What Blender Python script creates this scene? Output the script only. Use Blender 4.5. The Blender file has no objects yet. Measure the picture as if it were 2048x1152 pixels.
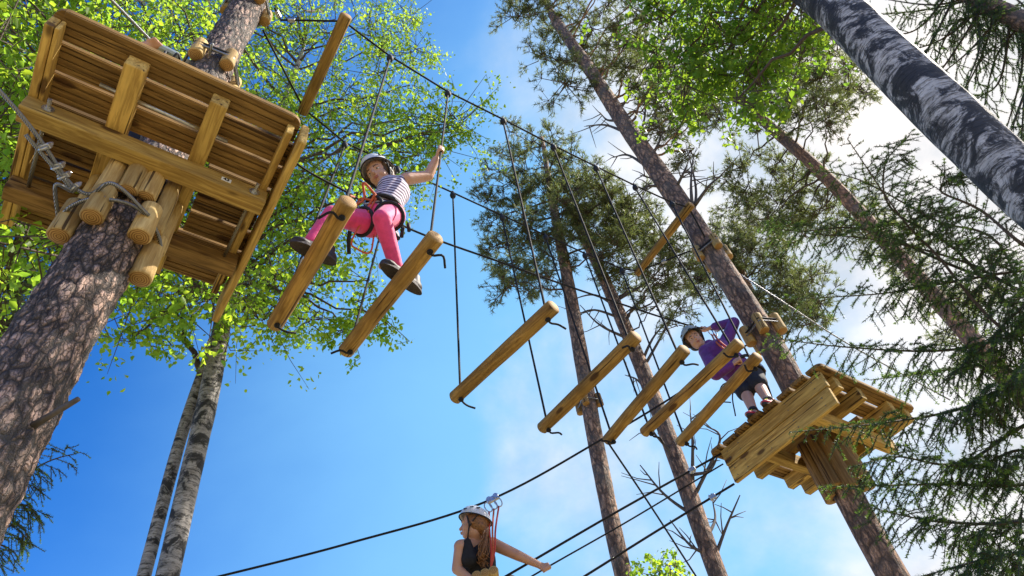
import bpy, math, random
import numpy as np
from mathutils import Vector, Matrix, noise
rnd = random.Random(7)
rng = np.random.default_rng(11)
R = math.radians
sc = bpy.context.scene
col = sc.collection

# ------------------------------------------------------------------ camera
# world axes seen in the camera frame (x right, y down, z forward): X runs along the rope course, Z is up
CM = np.array([[0.83267769, 0.33931757, 0.4376202],
               [-0.53774248, 0.68415613, 0.49271027],
               [-0.13221529, -0.64559582, 0.75214703]])
EYE = np.array([0, 0, 1.6])
FOC = 1365.0
cam_d = bpy.data.cameras.new('camera')
cam = bpy.data.objects.new('camera', cam_d)
col.objects.link(cam)
cam_d.sensor_width = 36
cam_d.lens = FOC / 2048 * 36
cam_d.clip_start = 0.05
cam_d.clip_end = 2000
mw = Matrix.Identity(4)
for i in range(3):
    mw[i][0] = CM[i, 0]; mw[i][1] = -CM[i, 1]; mw[i][2] = -CM[i, 2]; mw[i][3] = EYE[i]
cam.matrix_world = mw
sc.camera = cam

# ------------------------------------------------------------------ world, sun, exposure
SUN_AZ = math.atan2(-0.47, 0.88)      # direction to the sun, measured from +X
SUN_EL = R(48)
world = bpy.data.worlds.new('World')
sc.world = world
world.use_nodes = True
wn = world.node_tree
wn.nodes.clear()
def N(tree, typ, **kw):
    n = tree.nodes.new(typ)
    for k, v in kw.items():
        if k == 'inp':
            for a, b in v.items():
                n.inputs[a].default_value = b
        else:
            setattr(n, k, v)
    return n
def L(tree, a, b): tree.links.new(a, b)
sky = N(wn, 'ShaderNodeTexSky', sky_type='NISHITA', sun_disc=False)
sky.sun_elevation = SUN_EL
sky.sun_rotation = R(90) - SUN_AZ
sky.altitude = 200; sky.air_density = 1.0; sky.dust_density = 0.4; sky.ozone_density = 3.5
hs = N(wn, 'ShaderNodeHueSaturation', inp={'Saturation': 1.36, 'Value': 1.45})
L(wn, sky.outputs[0], hs.inputs['Color'])
tc = N(wn, 'ShaderNodeTexCoord')
mp = N(wn, 'ShaderNodeMapping', inp={'Location': (0.35, 1.9, 0.2), 'Scale': (1.0, 1.0, 1.5)})
L(wn, tc.outputs['Generated'], mp.inputs[0])
n1 = N(wn, 'ShaderNodeTexNoise', inp={'Scale': 2.1, 'Detail': 9.0, 'Roughness': 0.55, 'Distortion': 0.25})
L(wn, mp.outputs[0], n1.inputs['Vector'])
dt = N(wn, 'ShaderNodeVectorMath', operation='DOT_PRODUCT')
L(wn, tc.outputs['Generated'], dt.inputs[0])
dt.inputs[1].default_value = (0.90, -0.30, 0.30)       # cloud bank on the sunny side of the sky
ad = N(wn, 'ShaderNodeMath', operation='MULTIPLY_ADD', inp={1: 0.95, 2: -0.36})
L(wn, dt.outputs['Value'], ad.inputs[0])
sm = N(wn, 'ShaderNodeMath', operation='ADD')
L(wn, n1.outputs[0], sm.inputs[0]); L(wn, ad.outputs[0], sm.inputs[1])
mr = N(wn, 'ShaderNodeMapRange', interpolation_type='SMOOTHSTEP', inp={1: 0.56, 2: 0.98})
L(wn, sm.outputs[0], mr.inputs[0])
n2 = N(wn, 'ShaderNodeTexNoise', inp={'Scale': 5.0, 'Detail': 6.0, 'Roughness': 0.6})
L(wn, mp.outputs[0], n2.inputs['Vector'])
cr = N(wn, 'ShaderNodeMix', data_type='RGBA')
cr.inputs['A'].default_value = (4.6, 4.9, 5.3, 1)
cr.inputs['B'].default_value = (7.4, 7.0, 6.8, 1)
mr2 = N(wn, 'ShaderNodeMapRange', inp={1: 0.38, 2: 0.60})
L(wn, n2.outputs[0], mr2.inputs[0]); L(wn, mr2.outputs[0], cr.inputs['Factor'])
dv = N(wn, 'ShaderNodeVectorMath', operation='DOT_PRODUCT')
L(wn, tc.outputs['Generated'], dv.inputs[0]); dv.inputs[1].default_value = (1.92, 0.60, 0.6)
nv_ = N(wn, 'ShaderNodeMath', operation='MULTIPLY_ADD', inp={1: 0.5}); L(wn, n1.outputs[0], nv_.inputs[0]); L(wn, dv.outputs['Value'], nv_.inputs[2])
veil = N(wn, 'ShaderNodeMapRange', interpolation_type='SMOOTHSTEP', inp={1: 0.86, 2: 1.95, 3: 0.0, 4: 0.70})   # thin high cloud
L(wn, nv_.outputs[0], veil.inputs[0])
mv0 = N(wn, 'ShaderNodeMix', data_type='RGBA'); mv0.inputs['B'].default_value = (2.3, 5.2, 7.6, 1)
tn = N(wn, 'ShaderNodeMix', data_type='RGBA', blend_type='MULTIPLY'); tn.inputs['Factor'].default_value = 1.0; tn.inputs['B'].default_value = (0.90, 0.86, 1.10, 1)
L(wn, hs.outputs[0], tn.inputs['A'])
L(wn, veil.outputs[0], mv0.inputs['Factor']); L(wn, tn.outputs['Result'], mv0.inputs['A'])
mx = N(wn, 'ShaderNodeMix', data_type='RGBA')
L(wn, mr.outputs[0], mx.inputs['Factor']); L(wn, mv0.outputs['Result'], mx.inputs['A']); L(wn, cr.outputs['Result'], mx.inputs['B'])
bg = N(wn, 'ShaderNodeBackground', inp={'Strength': 0.08})
L(wn, mx.outputs['Result'], bg.inputs[0])
wo = N(wn, 'ShaderNodeOutputWorld')
L(wn, bg.outputs[0], wo.inputs[0])

sun_d = bpy.data.lights.new('sun', 'SUN')
sun_d.energy = 5.0; sun_d.angle = R(0.5); sun_d.color = (1.0, 0.92, 0.80)
sun = bpy.data.objects.new('sun', sun_d)
col.objects.link(sun)
sdir = Vector((math.cos(SUN_AZ) * math.cos(SUN_EL), math.sin(SUN_AZ) * math.cos(SUN_EL), math.sin(SUN_EL)))
sun.rotation_euler = sdir.to_track_quat('Z', 'Y').to_euler()
sun.location = (10, -10, 30)
sc.view_settings.view_transform = 'Standard'
sc.view_settings.look = 'None'
sc.view_settings.exposure = 1.0
sc.view_settings.gamma = 1.0
sc.render.engine = 'CYCLES'
sc.cycles.use_denoising = True
sc.cycles.max_bounces = 7
sc.cycles.transparent_max_bounces = 6

# ------------------------------------------------------------------ where a viewing ray meets the place
def ray(px, py):
    d = CM @ np.array([px - 1024.0, py - 576.0, FOC])
    return d / np.linalg.norm(d)
def at_z(px, py, z):
    d = ray(px, py); return Vector(EYE + d * (z - EYE[2]) / d[2])
def at_y(px, py, y):
    d = ray(px, py); return Vector(EYE + d * y / d[1])
def at_x(px, py, x):
    d = ray(px, py); return Vector(EYE + d * x / d[0])
def at_d(px, py, t): return Vector(EYE + ray(px, py) * t)
def near_axis(px, py, xy, off=0.0):
    d = ray(px, py); h = d[:2]
    t = float(np.dot(h, np.array(xy)) / np.dot(h, h)) + off
    return Vector(EYE + d * t), t

# ------------------------------------------------------------------ materials
def new_mat(name):
    m = bpy.data.materials.new(name); m.use_nodes = True
    t = m.node_tree; t.nodes.clear()
    o = N(t, 'ShaderNodeOutputMaterial')
    b = N(t, 'ShaderNodeBsdfPrincipled')
    L(t, b.outputs[0], o.inputs[0])
    return m, t, b, o
def ramp(t, stops):
    r = N(t, 'ShaderNodeValToRGB')
    e = r.color_ramp.elements
    while len(e) < len(stops): e.new(0.5)
    for k, (p, c) in enumerate(stops):
        e[k].position = p; e[k].color = (*c, 1)
    return r
def bump(t, b, h, strength, dist):
    n = N(t, 'ShaderNodeBump', inp={'Strength': strength, 'Distance': dist})
    L(t, h, n.inputs['Height']); L(t, n.outputs[0], b.inputs['Normal'])
def simple(name, c, rough=0.6, metal=0.0, var=0.25, scale=30, bmp=0.0, sheen=0.0):
    m, t, b, o = new_mat(name)
    tcn = N(t, 'ShaderNodeTexCoord')
    n = N(t, 'ShaderNodeTexNoise', inp={'Scale': scale, 'Detail': 5.0})
    L(t, tcn.outputs['Object'], n.inputs['Vector'])
    r = ramp(t, [(0.25, [x * (1 - var) for x in c]), (0.75, [min(1, x * (1 + var)) for x in c])])
    L(t, n.outputs[0], r.inputs[0]); L(t, r.outputs[0], b.inputs['Base Color'])
    b.inputs['Roughness'].default_value = rough; b.inputs['Metallic'].default_value = metal
    if sheen: b.inputs['Sheen Weight'].default_value = sheen
    if bmp: bump(t, b, n.outputs[0], bmp, 0.01)
    return m
def wood(name, light, dark, knot=True, weather=0.25):
    m, t, b, o = new_mat(name)
    tcn = N(t, 'ShaderNodeTexCoord'); oi = N(t, 'ShaderNodeObjectInfo')
    off = N(t, 'ShaderNodeVectorMath', operation='SCALE')
    cmb = N(t, 'ShaderNodeCombineXYZ')
    for k in range(3): L(t, oi.outputs['Random'], cmb.inputs[k])
    L(t, cmb.outputs[0], off.inputs[0]); off.inputs['Scale'].default_value = 37.0
    ad = N(t, 'ShaderNodeVectorMath', operation='ADD')
    L(t, tcn.outputs['Object'], ad.inputs[0]); L(t, off.outputs[0], ad.inputs[1])
    mg = N(t, 'ShaderNodeMapping', inp={'Scale': (2.2, 26, 26)})
    L(t, ad.outputs[0], mg.inputs[0])
    g = N(t, 'ShaderNodeTexNoise', inp={'Scale': 1.6, 'Detail': 6.0, 'Roughness': 0.62, 'Distortion': 0.9})
    L(t, mg.outputs[0], g.inputs['Vector'])
    r = ramp(t, [(0.28, dark), (0.47, [(a + c) / 2 for a, c in zip(light, dark)]), (0.58, light), (0.8, [min(1, x * 1.12) for x in light])])
    L(t, g.outputs[0], r.inputs[0])
    # broad weathering stains
    mw_ = N(t, 'ShaderNodeMapping', inp={'Scale': (3, 6, 6)})
    L(t, ad.outputs[0], mw_.inputs[0])
    w = N(t, 'ShaderNodeTexNoise', inp={'Scale': 1.5, 'Detail': 4.0})
    L(t, mw_.outputs[0], w.inputs['Vector'])
    wr = N(t, 'ShaderNodeMapRange', inp={1: 0.35, 2: 0.75, 3: 0.0, 4: weather})
    L(t, w.outputs[0], wr.inputs[0])
    m1 = N(t, 'ShaderNodeMix', data_type='RGBA')
    m1.inputs['B'].default_value = (0.16, 0.10, 0.035, 1)
    L(t, wr.outputs[0], m1.inputs['Factor']); L(t, r.outputs[0], m1.inputs['A'])
    last = m1.outputs['Result']
    if knot:
        mk = N(t, 'ShaderNodeMapping', inp={'Scale': (3.2, 8.5, 8.5)})
        L(t, ad.outputs[0], mk.inputs[0])
        v = N(t, 'ShaderNodeTexVoronoi', inp={'Scale': 1.0, 'Randomness': 1.0})
        L(t, mk.outputs[0], v.inputs['Vector'])
        kr = N(t, 'ShaderNodeMapRange', interpolation_type='SMOOTHSTEP', inp={1: 0.12, 2: 0.21, 3: 0.88, 4: 0.0})
        L(t, v.outputs['Distance'], kr.inputs[0])
        m2 = N(t, 'ShaderNodeMix', data_type='RGBA'); m2.inputs['B'].default_value = (0.075, 0.035, 0.014, 1)
        L(t, kr.outputs[0], m2.inputs['Factor']); L(t, last, m2.inputs['A']); last = m2.outputs['Result']
    mc = N(t, 'ShaderNodeMapping', inp={'Scale': (1.1, 34, 34)}); L(t, ad.outputs[0], mc.inputs[0])
    cn = N(t, 'ShaderNodeTexNoise', inp={'Scale': 1.3, 'Detail': 2.0, 'Roughness': 0.5}); L(t, mc.outputs[0], cn.inputs['Vector'])
    ck = N(t, 'ShaderNodeMapRange', interpolation_type='SMOOTHSTEP', inp={1: 0.63, 2: 0.68, 3: 0.0, 4: 0.88}); L(t, cn.outputs[0], ck.inputs[0])
    m3 = N(t, 'ShaderNodeMix', data_type='RGBA'); m3.inputs['B'].default_value = (0.05, 0.026, 0.012, 1)
    L(t, ck.outputs[0], m3.inputs['Factor']); L(t, last, m3.inputs['A']); last = m3.outputs['Result']
    hv = N(t, 'ShaderNodeHueSaturation')
    vr = N(t, 'ShaderNodeMapRange', inp={3: 0.74, 4: 1.2})
    L(t, oi.outputs['Random'], vr.inputs[0]); L(t, vr.outputs[0], hv.inputs['Value']); L(t, last, hv.inputs['Color'])
    L(t, hv.outputs[0], b.inputs['Base Color'])
    b.inputs['Roughness'].default_value = 0.78
    b.inputs['Specular IOR Level'].default_value = 0.25
    bump(t, b, g.outputs[0], 0.5, 0.006)
    return m
def end_grain(name, light, dark):
    m, t, b, o = new_mat(name)
    tcn = N(t, 'ShaderNodeTexCoord')
    mp_ = N(t, 'ShaderNodeMapping', inp={'Scale': (0, 1, 1)})
    L(t, tcn.outputs['Object'], mp_.inputs[0])
    w = N(t, 'ShaderNodeTexWave', wave_type='RINGS', rings_direction='SPHERICAL', inp={'Scale': 32.0, 'Distortion': 2.0, 'Detail': 3.0, 'Detail Scale': 2.0})
    L(t, mp_.outputs[0], w.inputs['Vector'])
    r = ramp(t, [(0.1, dark), (0.8, light)])
    L(t, w.outputs[0], r.inputs[0]); L(t, r.outputs[0], b.inputs['Base Color'])
    b.inputs['Roughness'].default_value = 0.75
    return m
def pine_bark(name, plate, warm, crack, sc_=9.0, bmp=0.9, soft=1.0):
    m, t, b, o = new_mat(name)
    tcn = N(t, 'ShaderNodeTexCoord')
    def noi(scale, det, rough=0.6, vec=None):
        n = N(t, 'ShaderNodeTexNoise', inp={'Scale': scale, 'Detail': det, 'Roughness': rough}); L(t, vec or tcn.outputs['Object'], n.inputs['Vector']); return n
    w1 = noi(11.0, 5.0, 0.7)
    sb = N(t, 'ShaderNodeVectorMath', operation='SUBTRACT'); sb.inputs[1].default_value = (.5, .5, .5); L(t, w1.outputs['Color'], sb.inputs[0])
    sl = N(t, 'ShaderNodeVectorMath', operation='SCALE'); sl.inputs['Scale'].default_value = 0.045; L(t, sb.outputs[0], sl.inputs[0])
    av = N(t, 'ShaderNodeVectorMath', operation='ADD'); L(t, tcn.outputs['Object'], av.inputs[0]); L(t, sl.outputs[0], av.inputs[1])
    mp_ = N(t, 'ShaderNodeMapping', inp={'Scale': (1, 1, 0.36)}); L(t, av.outputs[0], mp_.inputs[0])
    def vor(scale, feat):
        v = N(t, 'ShaderNodeTexVoronoi', feature=feat, inp={'Scale': scale, 'Randomness': 1.0}); L(t, mp_.outputs[0], v.inputs['Vector']); return v
    v = vor(sc_ * 2.4, 'DISTANCE_TO_EDGE'); vc = vor(sc_ * 2.4, 'F1'); v2 = vor(sc_ * 6.5, 'DISTANCE_TO_EDGE'); vc2 = vor(sc_ * 6.5, 'F1')
    fine = noi(75.0, 6.0, 0.75); big = noi(3.2, 4.0)
    # plate colour: a mix that changes from flake to flake
    sp = N(t, 'ShaderNodeSeparateColor'); L(t, vc2.outputs['Color'], sp.inputs[0]); sp1 = N(t, 'ShaderNodeSeparateColor'); L(t, vc.outputs['Color'], sp1.inputs[0])
    f1 = N(t, 'ShaderNodeMath', operation='MULTIPLY_ADD', inp={1: 0.45}); L(t, sp.outputs[0], f1.inputs[0]); L(t, fine.outputs[0], f1.inputs[2])
    f2 = N(t, 'ShaderNodeMath', operation='MULTIPLY_ADD', inp={1: 0.35}); L(t, sp1.outputs[0], f2.inputs[0]); L(t, f1.outputs[0], f2.inputs[2])
    r = ramp(t, [(0.45, [x * 0.45 for x in plate]), (0.68, plate), (0.86, warm), (1.0, [min(1, x * 1.35) for x in warm])])
    sc2 = N(t, 'ShaderNodeMath', operation='MULTIPLY', inp={1: 0.85}); L(t, f2.outputs[0], sc2.inputs[0]); L(t, sc2.outputs[0], r.inputs[0])
    e1 = N(t, 'ShaderNodeMapRange', inp={1: 0.01, 2: 0.20, 3: 1 - soft, 4: 1}); L(t, v.outputs['Distance'], e1.inputs[0])
    e2 = N(t, 'ShaderNodeMapRange', inp={1: 0.0, 2: 0.12, 3: 1 - 0.65 * soft, 4: 1.0}); L(t, v2.outputs['Distance'], e2.inputs[0])
    e3 = N(t, 'ShaderNodeMath', operation='MULTIPLY'); L(t, e1.outputs[0], e3.inputs[0]); L(t, e2.outputs[0], e3.inputs[1])
    cc = N(t, 'ShaderNodeMix', data_type='RGBA'); cc.inputs['A'].default_value = (*crack, 1)
    L(t, e3.outputs[0], cc.inputs['Factor']); L(t, r.outputs[0], cc.inputs['B'])
    lc = N(t, 'ShaderNodeMix', data_type='RGBA'); lc.inputs['B'].default_value = (0.15, 0.145, 0.13, 1)
    lr = N(t, 'ShaderNodeMapRange', inp={1: 0.48, 2: 0.72, 3: 0.0, 4: 0.65}); L(t, big.outputs[0], lr.inputs[0])
    L(t, lr.outputs[0], lc.inputs['Factor']); L(t, cc.outputs['Result'], lc.inputs['A'])
    L(t, lc.outputs['Result'], b.inputs['Base Color'])
    b.inputs['Roughness'].default_value = 0.82
    hh = N(t, 'ShaderNodeMath', operation='MULTIPLY_ADD', inp={1: 0.5}); L(t, fine.outputs[0], hh.inputs[0]); L(t, e3.outputs[0], hh.inputs[2])
    bump(t, b, hh.outputs[0], bmp, 0.016)
    return m
def birch_bark(name, white, mottle):
    m, t, b, o = new_mat(name)
    tcn = N(t, 'ShaderNodeTexCoord')
    def nz(scale, vec, det=4.0, rough=0.6, dis=0.0):
        mp_ = N(t, 'ShaderNodeMapping', inp={'Scale': vec}); L(t, tcn.outputs['Object'], mp_.inputs[0])
        n = N(t, 'ShaderNodeTexNoise', inp={'Scale': scale, 'Detail': det, 'Roughness': rough, 'Distortion': dis}); L(t, mp_.outputs[0], n.inputs['Vector'])
        return n
    base = nz(9, (1, 1, 3.5)); streak = nz(8, (1, 1, 10), 9, .74, .2); scar = nz(6.5, (1, 1, 1.15), 9, .74, .7); fl = nz(30, (1, 1, 2.2), 4, .7)
    r = ramp(t, [(0.3, [x * 0.55 for x in white]), (0.6, white)])
    L(t, base.outputs[0], r.inputs[0])
    def dark(prev, n, lo, hi, c, amt):
        mr_ = N(t, 'ShaderNodeMapRange', interpolation_type='SMOOTHSTEP', inp={1: lo, 2: hi, 3: 0, 4: amt}); L(t, n.outputs[0], mr_.inputs[0])
        x = N(t, 'ShaderNodeMix', data_type='RGBA'); x.inputs['B'].default_value = (*c, 1)
        L(t, mr_.outputs[0], x.inputs['Factor']); L(t, prev, x.inputs['A']); return x.outputs['Result']
    p = dark(r.outputs[0], fl, 0.5, 0.68, (0.12, 0.11, 0.09), 0.6 + 0.3 * mottle)
    p = dark(p, streak, 0.56 - 0.06 * mottle, 0.61, (0.03, 0.027, 0.023), 0.9)
    p = dark(p, scar, 0.58 - 0.12 * mottle, 0.63 - .08 * mottle, (0.016, 0.014, 0.012), 0.95)
    L(t, p, b.inputs['Base Color'])
    b.inputs['Roughness'].default_value = 0.7
    bump(t, b, streak.outputs[0], 0.5, 0.012)
    return m
def leafy(name, c0, c1, trans, tfac=0.45, rough=0.5):
    m, t, b, o = new_mat(name)
    g = N(t, 'ShaderNodeNewGeometry')
    r = ramp(t, [(0.0, c0), (1.0, c1)])
    L(t, g.outputs['Random Per Island'], r.inputs[0]); L(t, r.outputs[0], b.inputs['Base Color'])
    b.inputs['Roughness'].default_value = rough
    b.inputs['Specular IOR Level'].default_value = 0.35
    if tfac:
        tr = N(t, 'ShaderNodeBsdfTranslucent')
        hv = N(t, 'ShaderNodeMix', data_type='RGBA', blend_type='MIX')
        hv.inputs['A'].default_value = (*trans, 1); hv.inputs['B'].default_value = (trans[0] * 0.55, trans[1] * 0.8, trans[2], 1)
        L(t, g.outputs['Random Per Island'], hv.inputs['Factor']); L(t, hv.outputs['Result'], tr.inputs[0])
        x = N(t, 'ShaderNodeMixShader', inp={0: tfac})
        L(t, b.outputs[0], x.inputs[1]); L(t, tr.outputs[0], x.inputs[2]); L(t, x.outputs[0], o.inputs[0])
    return m
def twisted(name, c0, c1, rough, metal=0.0, scale=60):
    m, t, b, o = new_mat(name)
    tcn = N(t, 'ShaderNodeTexCoord')
    mp_ = N(t, 'ShaderNodeMapping', inp={'Rotation': (0.6, 0.7, 0.3)}); L(t, tcn.outputs['Object'], mp_.inputs[0])
    w = N(t, 'ShaderNodeTexWave', inp={'Scale': scale, 'Distortion': 0.6}); L(t, mp_.outputs[0], w.inputs['Vector'])
    r = ramp(t, [(0.2, c0), (0.8, c1)]); L(t, w.outputs[0], r.inputs[0]); L(t, r.outputs[0], b.inputs['Base Color'])
    b.inputs['Roughness'].default_value = rough; b.inputs['Metallic'].default_value = metal
    bump(t, b, w.outputs[0], 0.5, 0.003)
    return m
def stripes(name, c0, c1, scale, axis='Z'):
    m, t, b, o = new_mat(name)
    tcn = N(t, 'ShaderNodeTexCoord')
    w = N(t, 'ShaderNodeTexWave', bands_direction=axis, inp={'Scale': scale, 'Distortion': 1.2, 'Detail': 1.0, 'Detail Scale': 0.6})
    L(t, tcn.outputs['Object'], w.inputs['Vector'])
    r = ramp(t, [(0.50, c0), (0.58, c1)]); L(t, w.outputs[0], r.inputs[0]); L(t, r.outputs[0], b.inputs['Base Color'])
    b.inputs['Roughness'].default_value = 0.8
    return m
def skin_mat(name, c):
    m, t, b, o = new_mat(name)
    tcn = N(t, 'ShaderNodeTexCoord'); n = N(t, 'ShaderNodeTexNoise', inp={'Scale': 18.0, 'Detail': 3.0})
    L(t, tcn.outputs['Object'], n.inputs['Vector'])
    r = ramp(t, [(0.3, [c[0] * .92, c[1] * .85, c[2] * .82]), (0.7, c)]); L(t, n.outputs[0], r.inputs[0]); L(t, r.outputs[0], b.inputs['Base Color'])
    b.inputs['Roughness'].default_value = 0.5
    b.inputs['Subsurface Weight'].default_value = 0.12
    b.inputs['Subsurface Radius'].default_value = (0.012, 0.005, 0.003)
    return m

M_ = {}
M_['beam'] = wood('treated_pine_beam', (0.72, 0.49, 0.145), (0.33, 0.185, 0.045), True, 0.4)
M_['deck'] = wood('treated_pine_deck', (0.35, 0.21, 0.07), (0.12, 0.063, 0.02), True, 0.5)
M_['log'] = wood('round_pole_wood', (0.54, 0.33, 0.095), (0.20, 0.10, 0.026), True, 0.7)
M_['guard'] = wood('pale_pole_wood', (0.64, 0.46, 0.19), (0.36, 0.21, 0.065), False, 0.3)
M_['oldguard'] = wood('weathered_pole_wood', (0.36, 0.22, 0.085), (0.16, 0.085, 0.03), False, 0.5)
M_['end'] = end_grain('pole_end_grain', (0.50, 0.30, 0.10), (0.22, 0.11, 0.03))
M_['bark'] = pine_bark('scaly_pine_bark', (0.26, 0.20, 0.17), (0.53, 0.36, 0.28), (0.026, 0.021, 0.02), 11.0)
M_['bark_far'] = pine_bark('smooth_pine_bark', (0.27, 0.17, 0.12), (0.50, 0.30, 0.19), (0.045, 0.03, 0.024), 7.0, 0.7, .8)
M_['bark_warm'] = pine_bark('orange_pine_bark', (0.34, 0.19, 0.11), (0.52, 0.28, 0.15), (0.07, 0.04, 0.028), 7.0, 0.6, .7)
M_['birch'] = birch_bark('white_birch_bark', (0.44, 0.41, 0.38), 0.8)
M_['birch_dark'] = birch_bark('mottled_birch_bark', (0.66, 0.63, 0.60), 1.15)
M_['twig'] = simple('twig_bark', (0.085, 0.062, 0.048), 0.85, 0, 0.4, 60)
M_['deadtwig'] = simple('dead_branch_bark', (0.10, 0.085, 0.075), 0.85, 0, 0.4, 40)
M_['leaf'] = leafy('birch_leaf', (0.06, 0.13, 0.016), (0.16, 0.24, 0.025), (0.62, 0.78, 0.05), 0.62)
M_['needle'] = leafy('pine_needle', (0.035, 0.068, 0.032), (0.19, 0.18, 0.055), (0.36, 0.38, 0.09), 0.36)
M_['spruce'] = leafy('spruce_needle', (0.028, 0.065, 0.028), (0.075, 0.12, 0.032), (0.15, 0.27, 0.04), 0.28)
M_['bud'] = leafy('spruce_new_shoot', (0.11, 0.19, 0.03), (0.19, 0.28, 0.045), (0.36, 0.5, 0.06), 0.35)
M_['rope'] = twisted('black_rope', (0.003, 0.003, 0.004), (0.012, 0.011, 0.012), 0.8, 0, 45)
M_['steel'] = twisted('steel_wire_rope', (0.10, 0.105, 0.115), (0.42, 0.43, 0.45), 0.42, 0.85, 70)
M_['zinc'] = simple('zinc_plated_steel', (0.55, 0.56, 0.58), 0.35, 0.9, 0.3, 60)
M_['rod'] = twisted('threaded_rod', (0.16, 0.145, 0.11), (0.38, 0.34, 0.26), 0.45, 0.8, 110)
M_['black'] = simple('black_webbing', (0.014, 0.014, 0.017), 0.7, 0, 0.3, 90)
M_['white'] = simple('white_plate', (0.80, 0.80, 0.78), 0.45, 0, 0.05, 30)
M_['ink'] = simple('black_print', (0.01, 0.01, 0.01), 0.5, 0, 0.1)
M_['helmet'] = simple('white_helmet_shell', (0.74, 0.76, 0.80), 0.28, 0, 0.06, 20)
M_['helmet_grey'] = simple('grey_helmet_shell', (0.36, 0.42, 0.42), 0.35, 0, 0.1, 20)
M_['skin'] = skin_mat('light_skin', (0.62, 0.37, 0.26))
M_['skin2'] = skin_mat('tanned_skin', (0.62, 0.35, 0.23))
M_['pink'] = simple('pink_leggings_fabric', (0.78, 0.06, 0.22), 0.7, 0, 0.2, 22, 0.5, 0.2)
M_['striped'] = stripes('striped_top_fabric', (0.66, 0.60, 0.70), (0.07, 0.035, 0.09), 9.5)
M_['purple'] = simple('purple_fleece', (0.12, 0.022, 0.21), 0.85, 0, 0.3, 16, 0.9, 0.2)
M_['shorts'] = simple('dark_shorts_fabric', (0.016, 0.017, 0.024), 0.8, 0, 0.3, 30)
M_['tank'] = simple('black_tank_fabric', (0.014, 0.014, 0.018), 0.85, 0, 0.3, 40)
M_['shoe'] = simple('dark_shoe', (0.025, 0.018, 0.020), 0.6, 0, 0.4, 40)
M_['sole'] = simple('rubber_sole', (0.045, 0.036, 0.036), 0.75, 0, 0.4, 70, 0.4)
M_['redshoe'] = simple('red_running_shoe', (0.55, 0.03, 0.07), 0.55, 0, 0.2)
M_['lime'] = simple('lime_laces', (0.5, 0.62, 0.03), 0.6)
M_['hair'] = simple('brown_hair', (0.055, 0.028, 0.014), 0.5, 0, 0.5, 80, 0.3)
M_['blond'] = simple('chestnut_hair', (0.24, 0.105, 0.035), 0.45, 0, 0.6, 90, 0.4)
M_['orange'] = simple('orange_lanyard_rope', (0.58, 0.12, 0.045), 0.7, 0, 0.3, 120)
M_['redrope'] = simple('red_lanyard_rope', (0.55, 0.06, 0.045), 0.7, 0, 0.3, 120)
M_['eye'] = simple('eye_white', (0.75, 0.73, 0.70), 0.25, 0, 0.03)
M_['iris'] = simple('dark_iris', (0.03, 0.02, 0.015), 0.2)
M_['lip'] = simple('lips', (0.48, 0.17, 0.14), 0.45, 0, 0.1)

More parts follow.
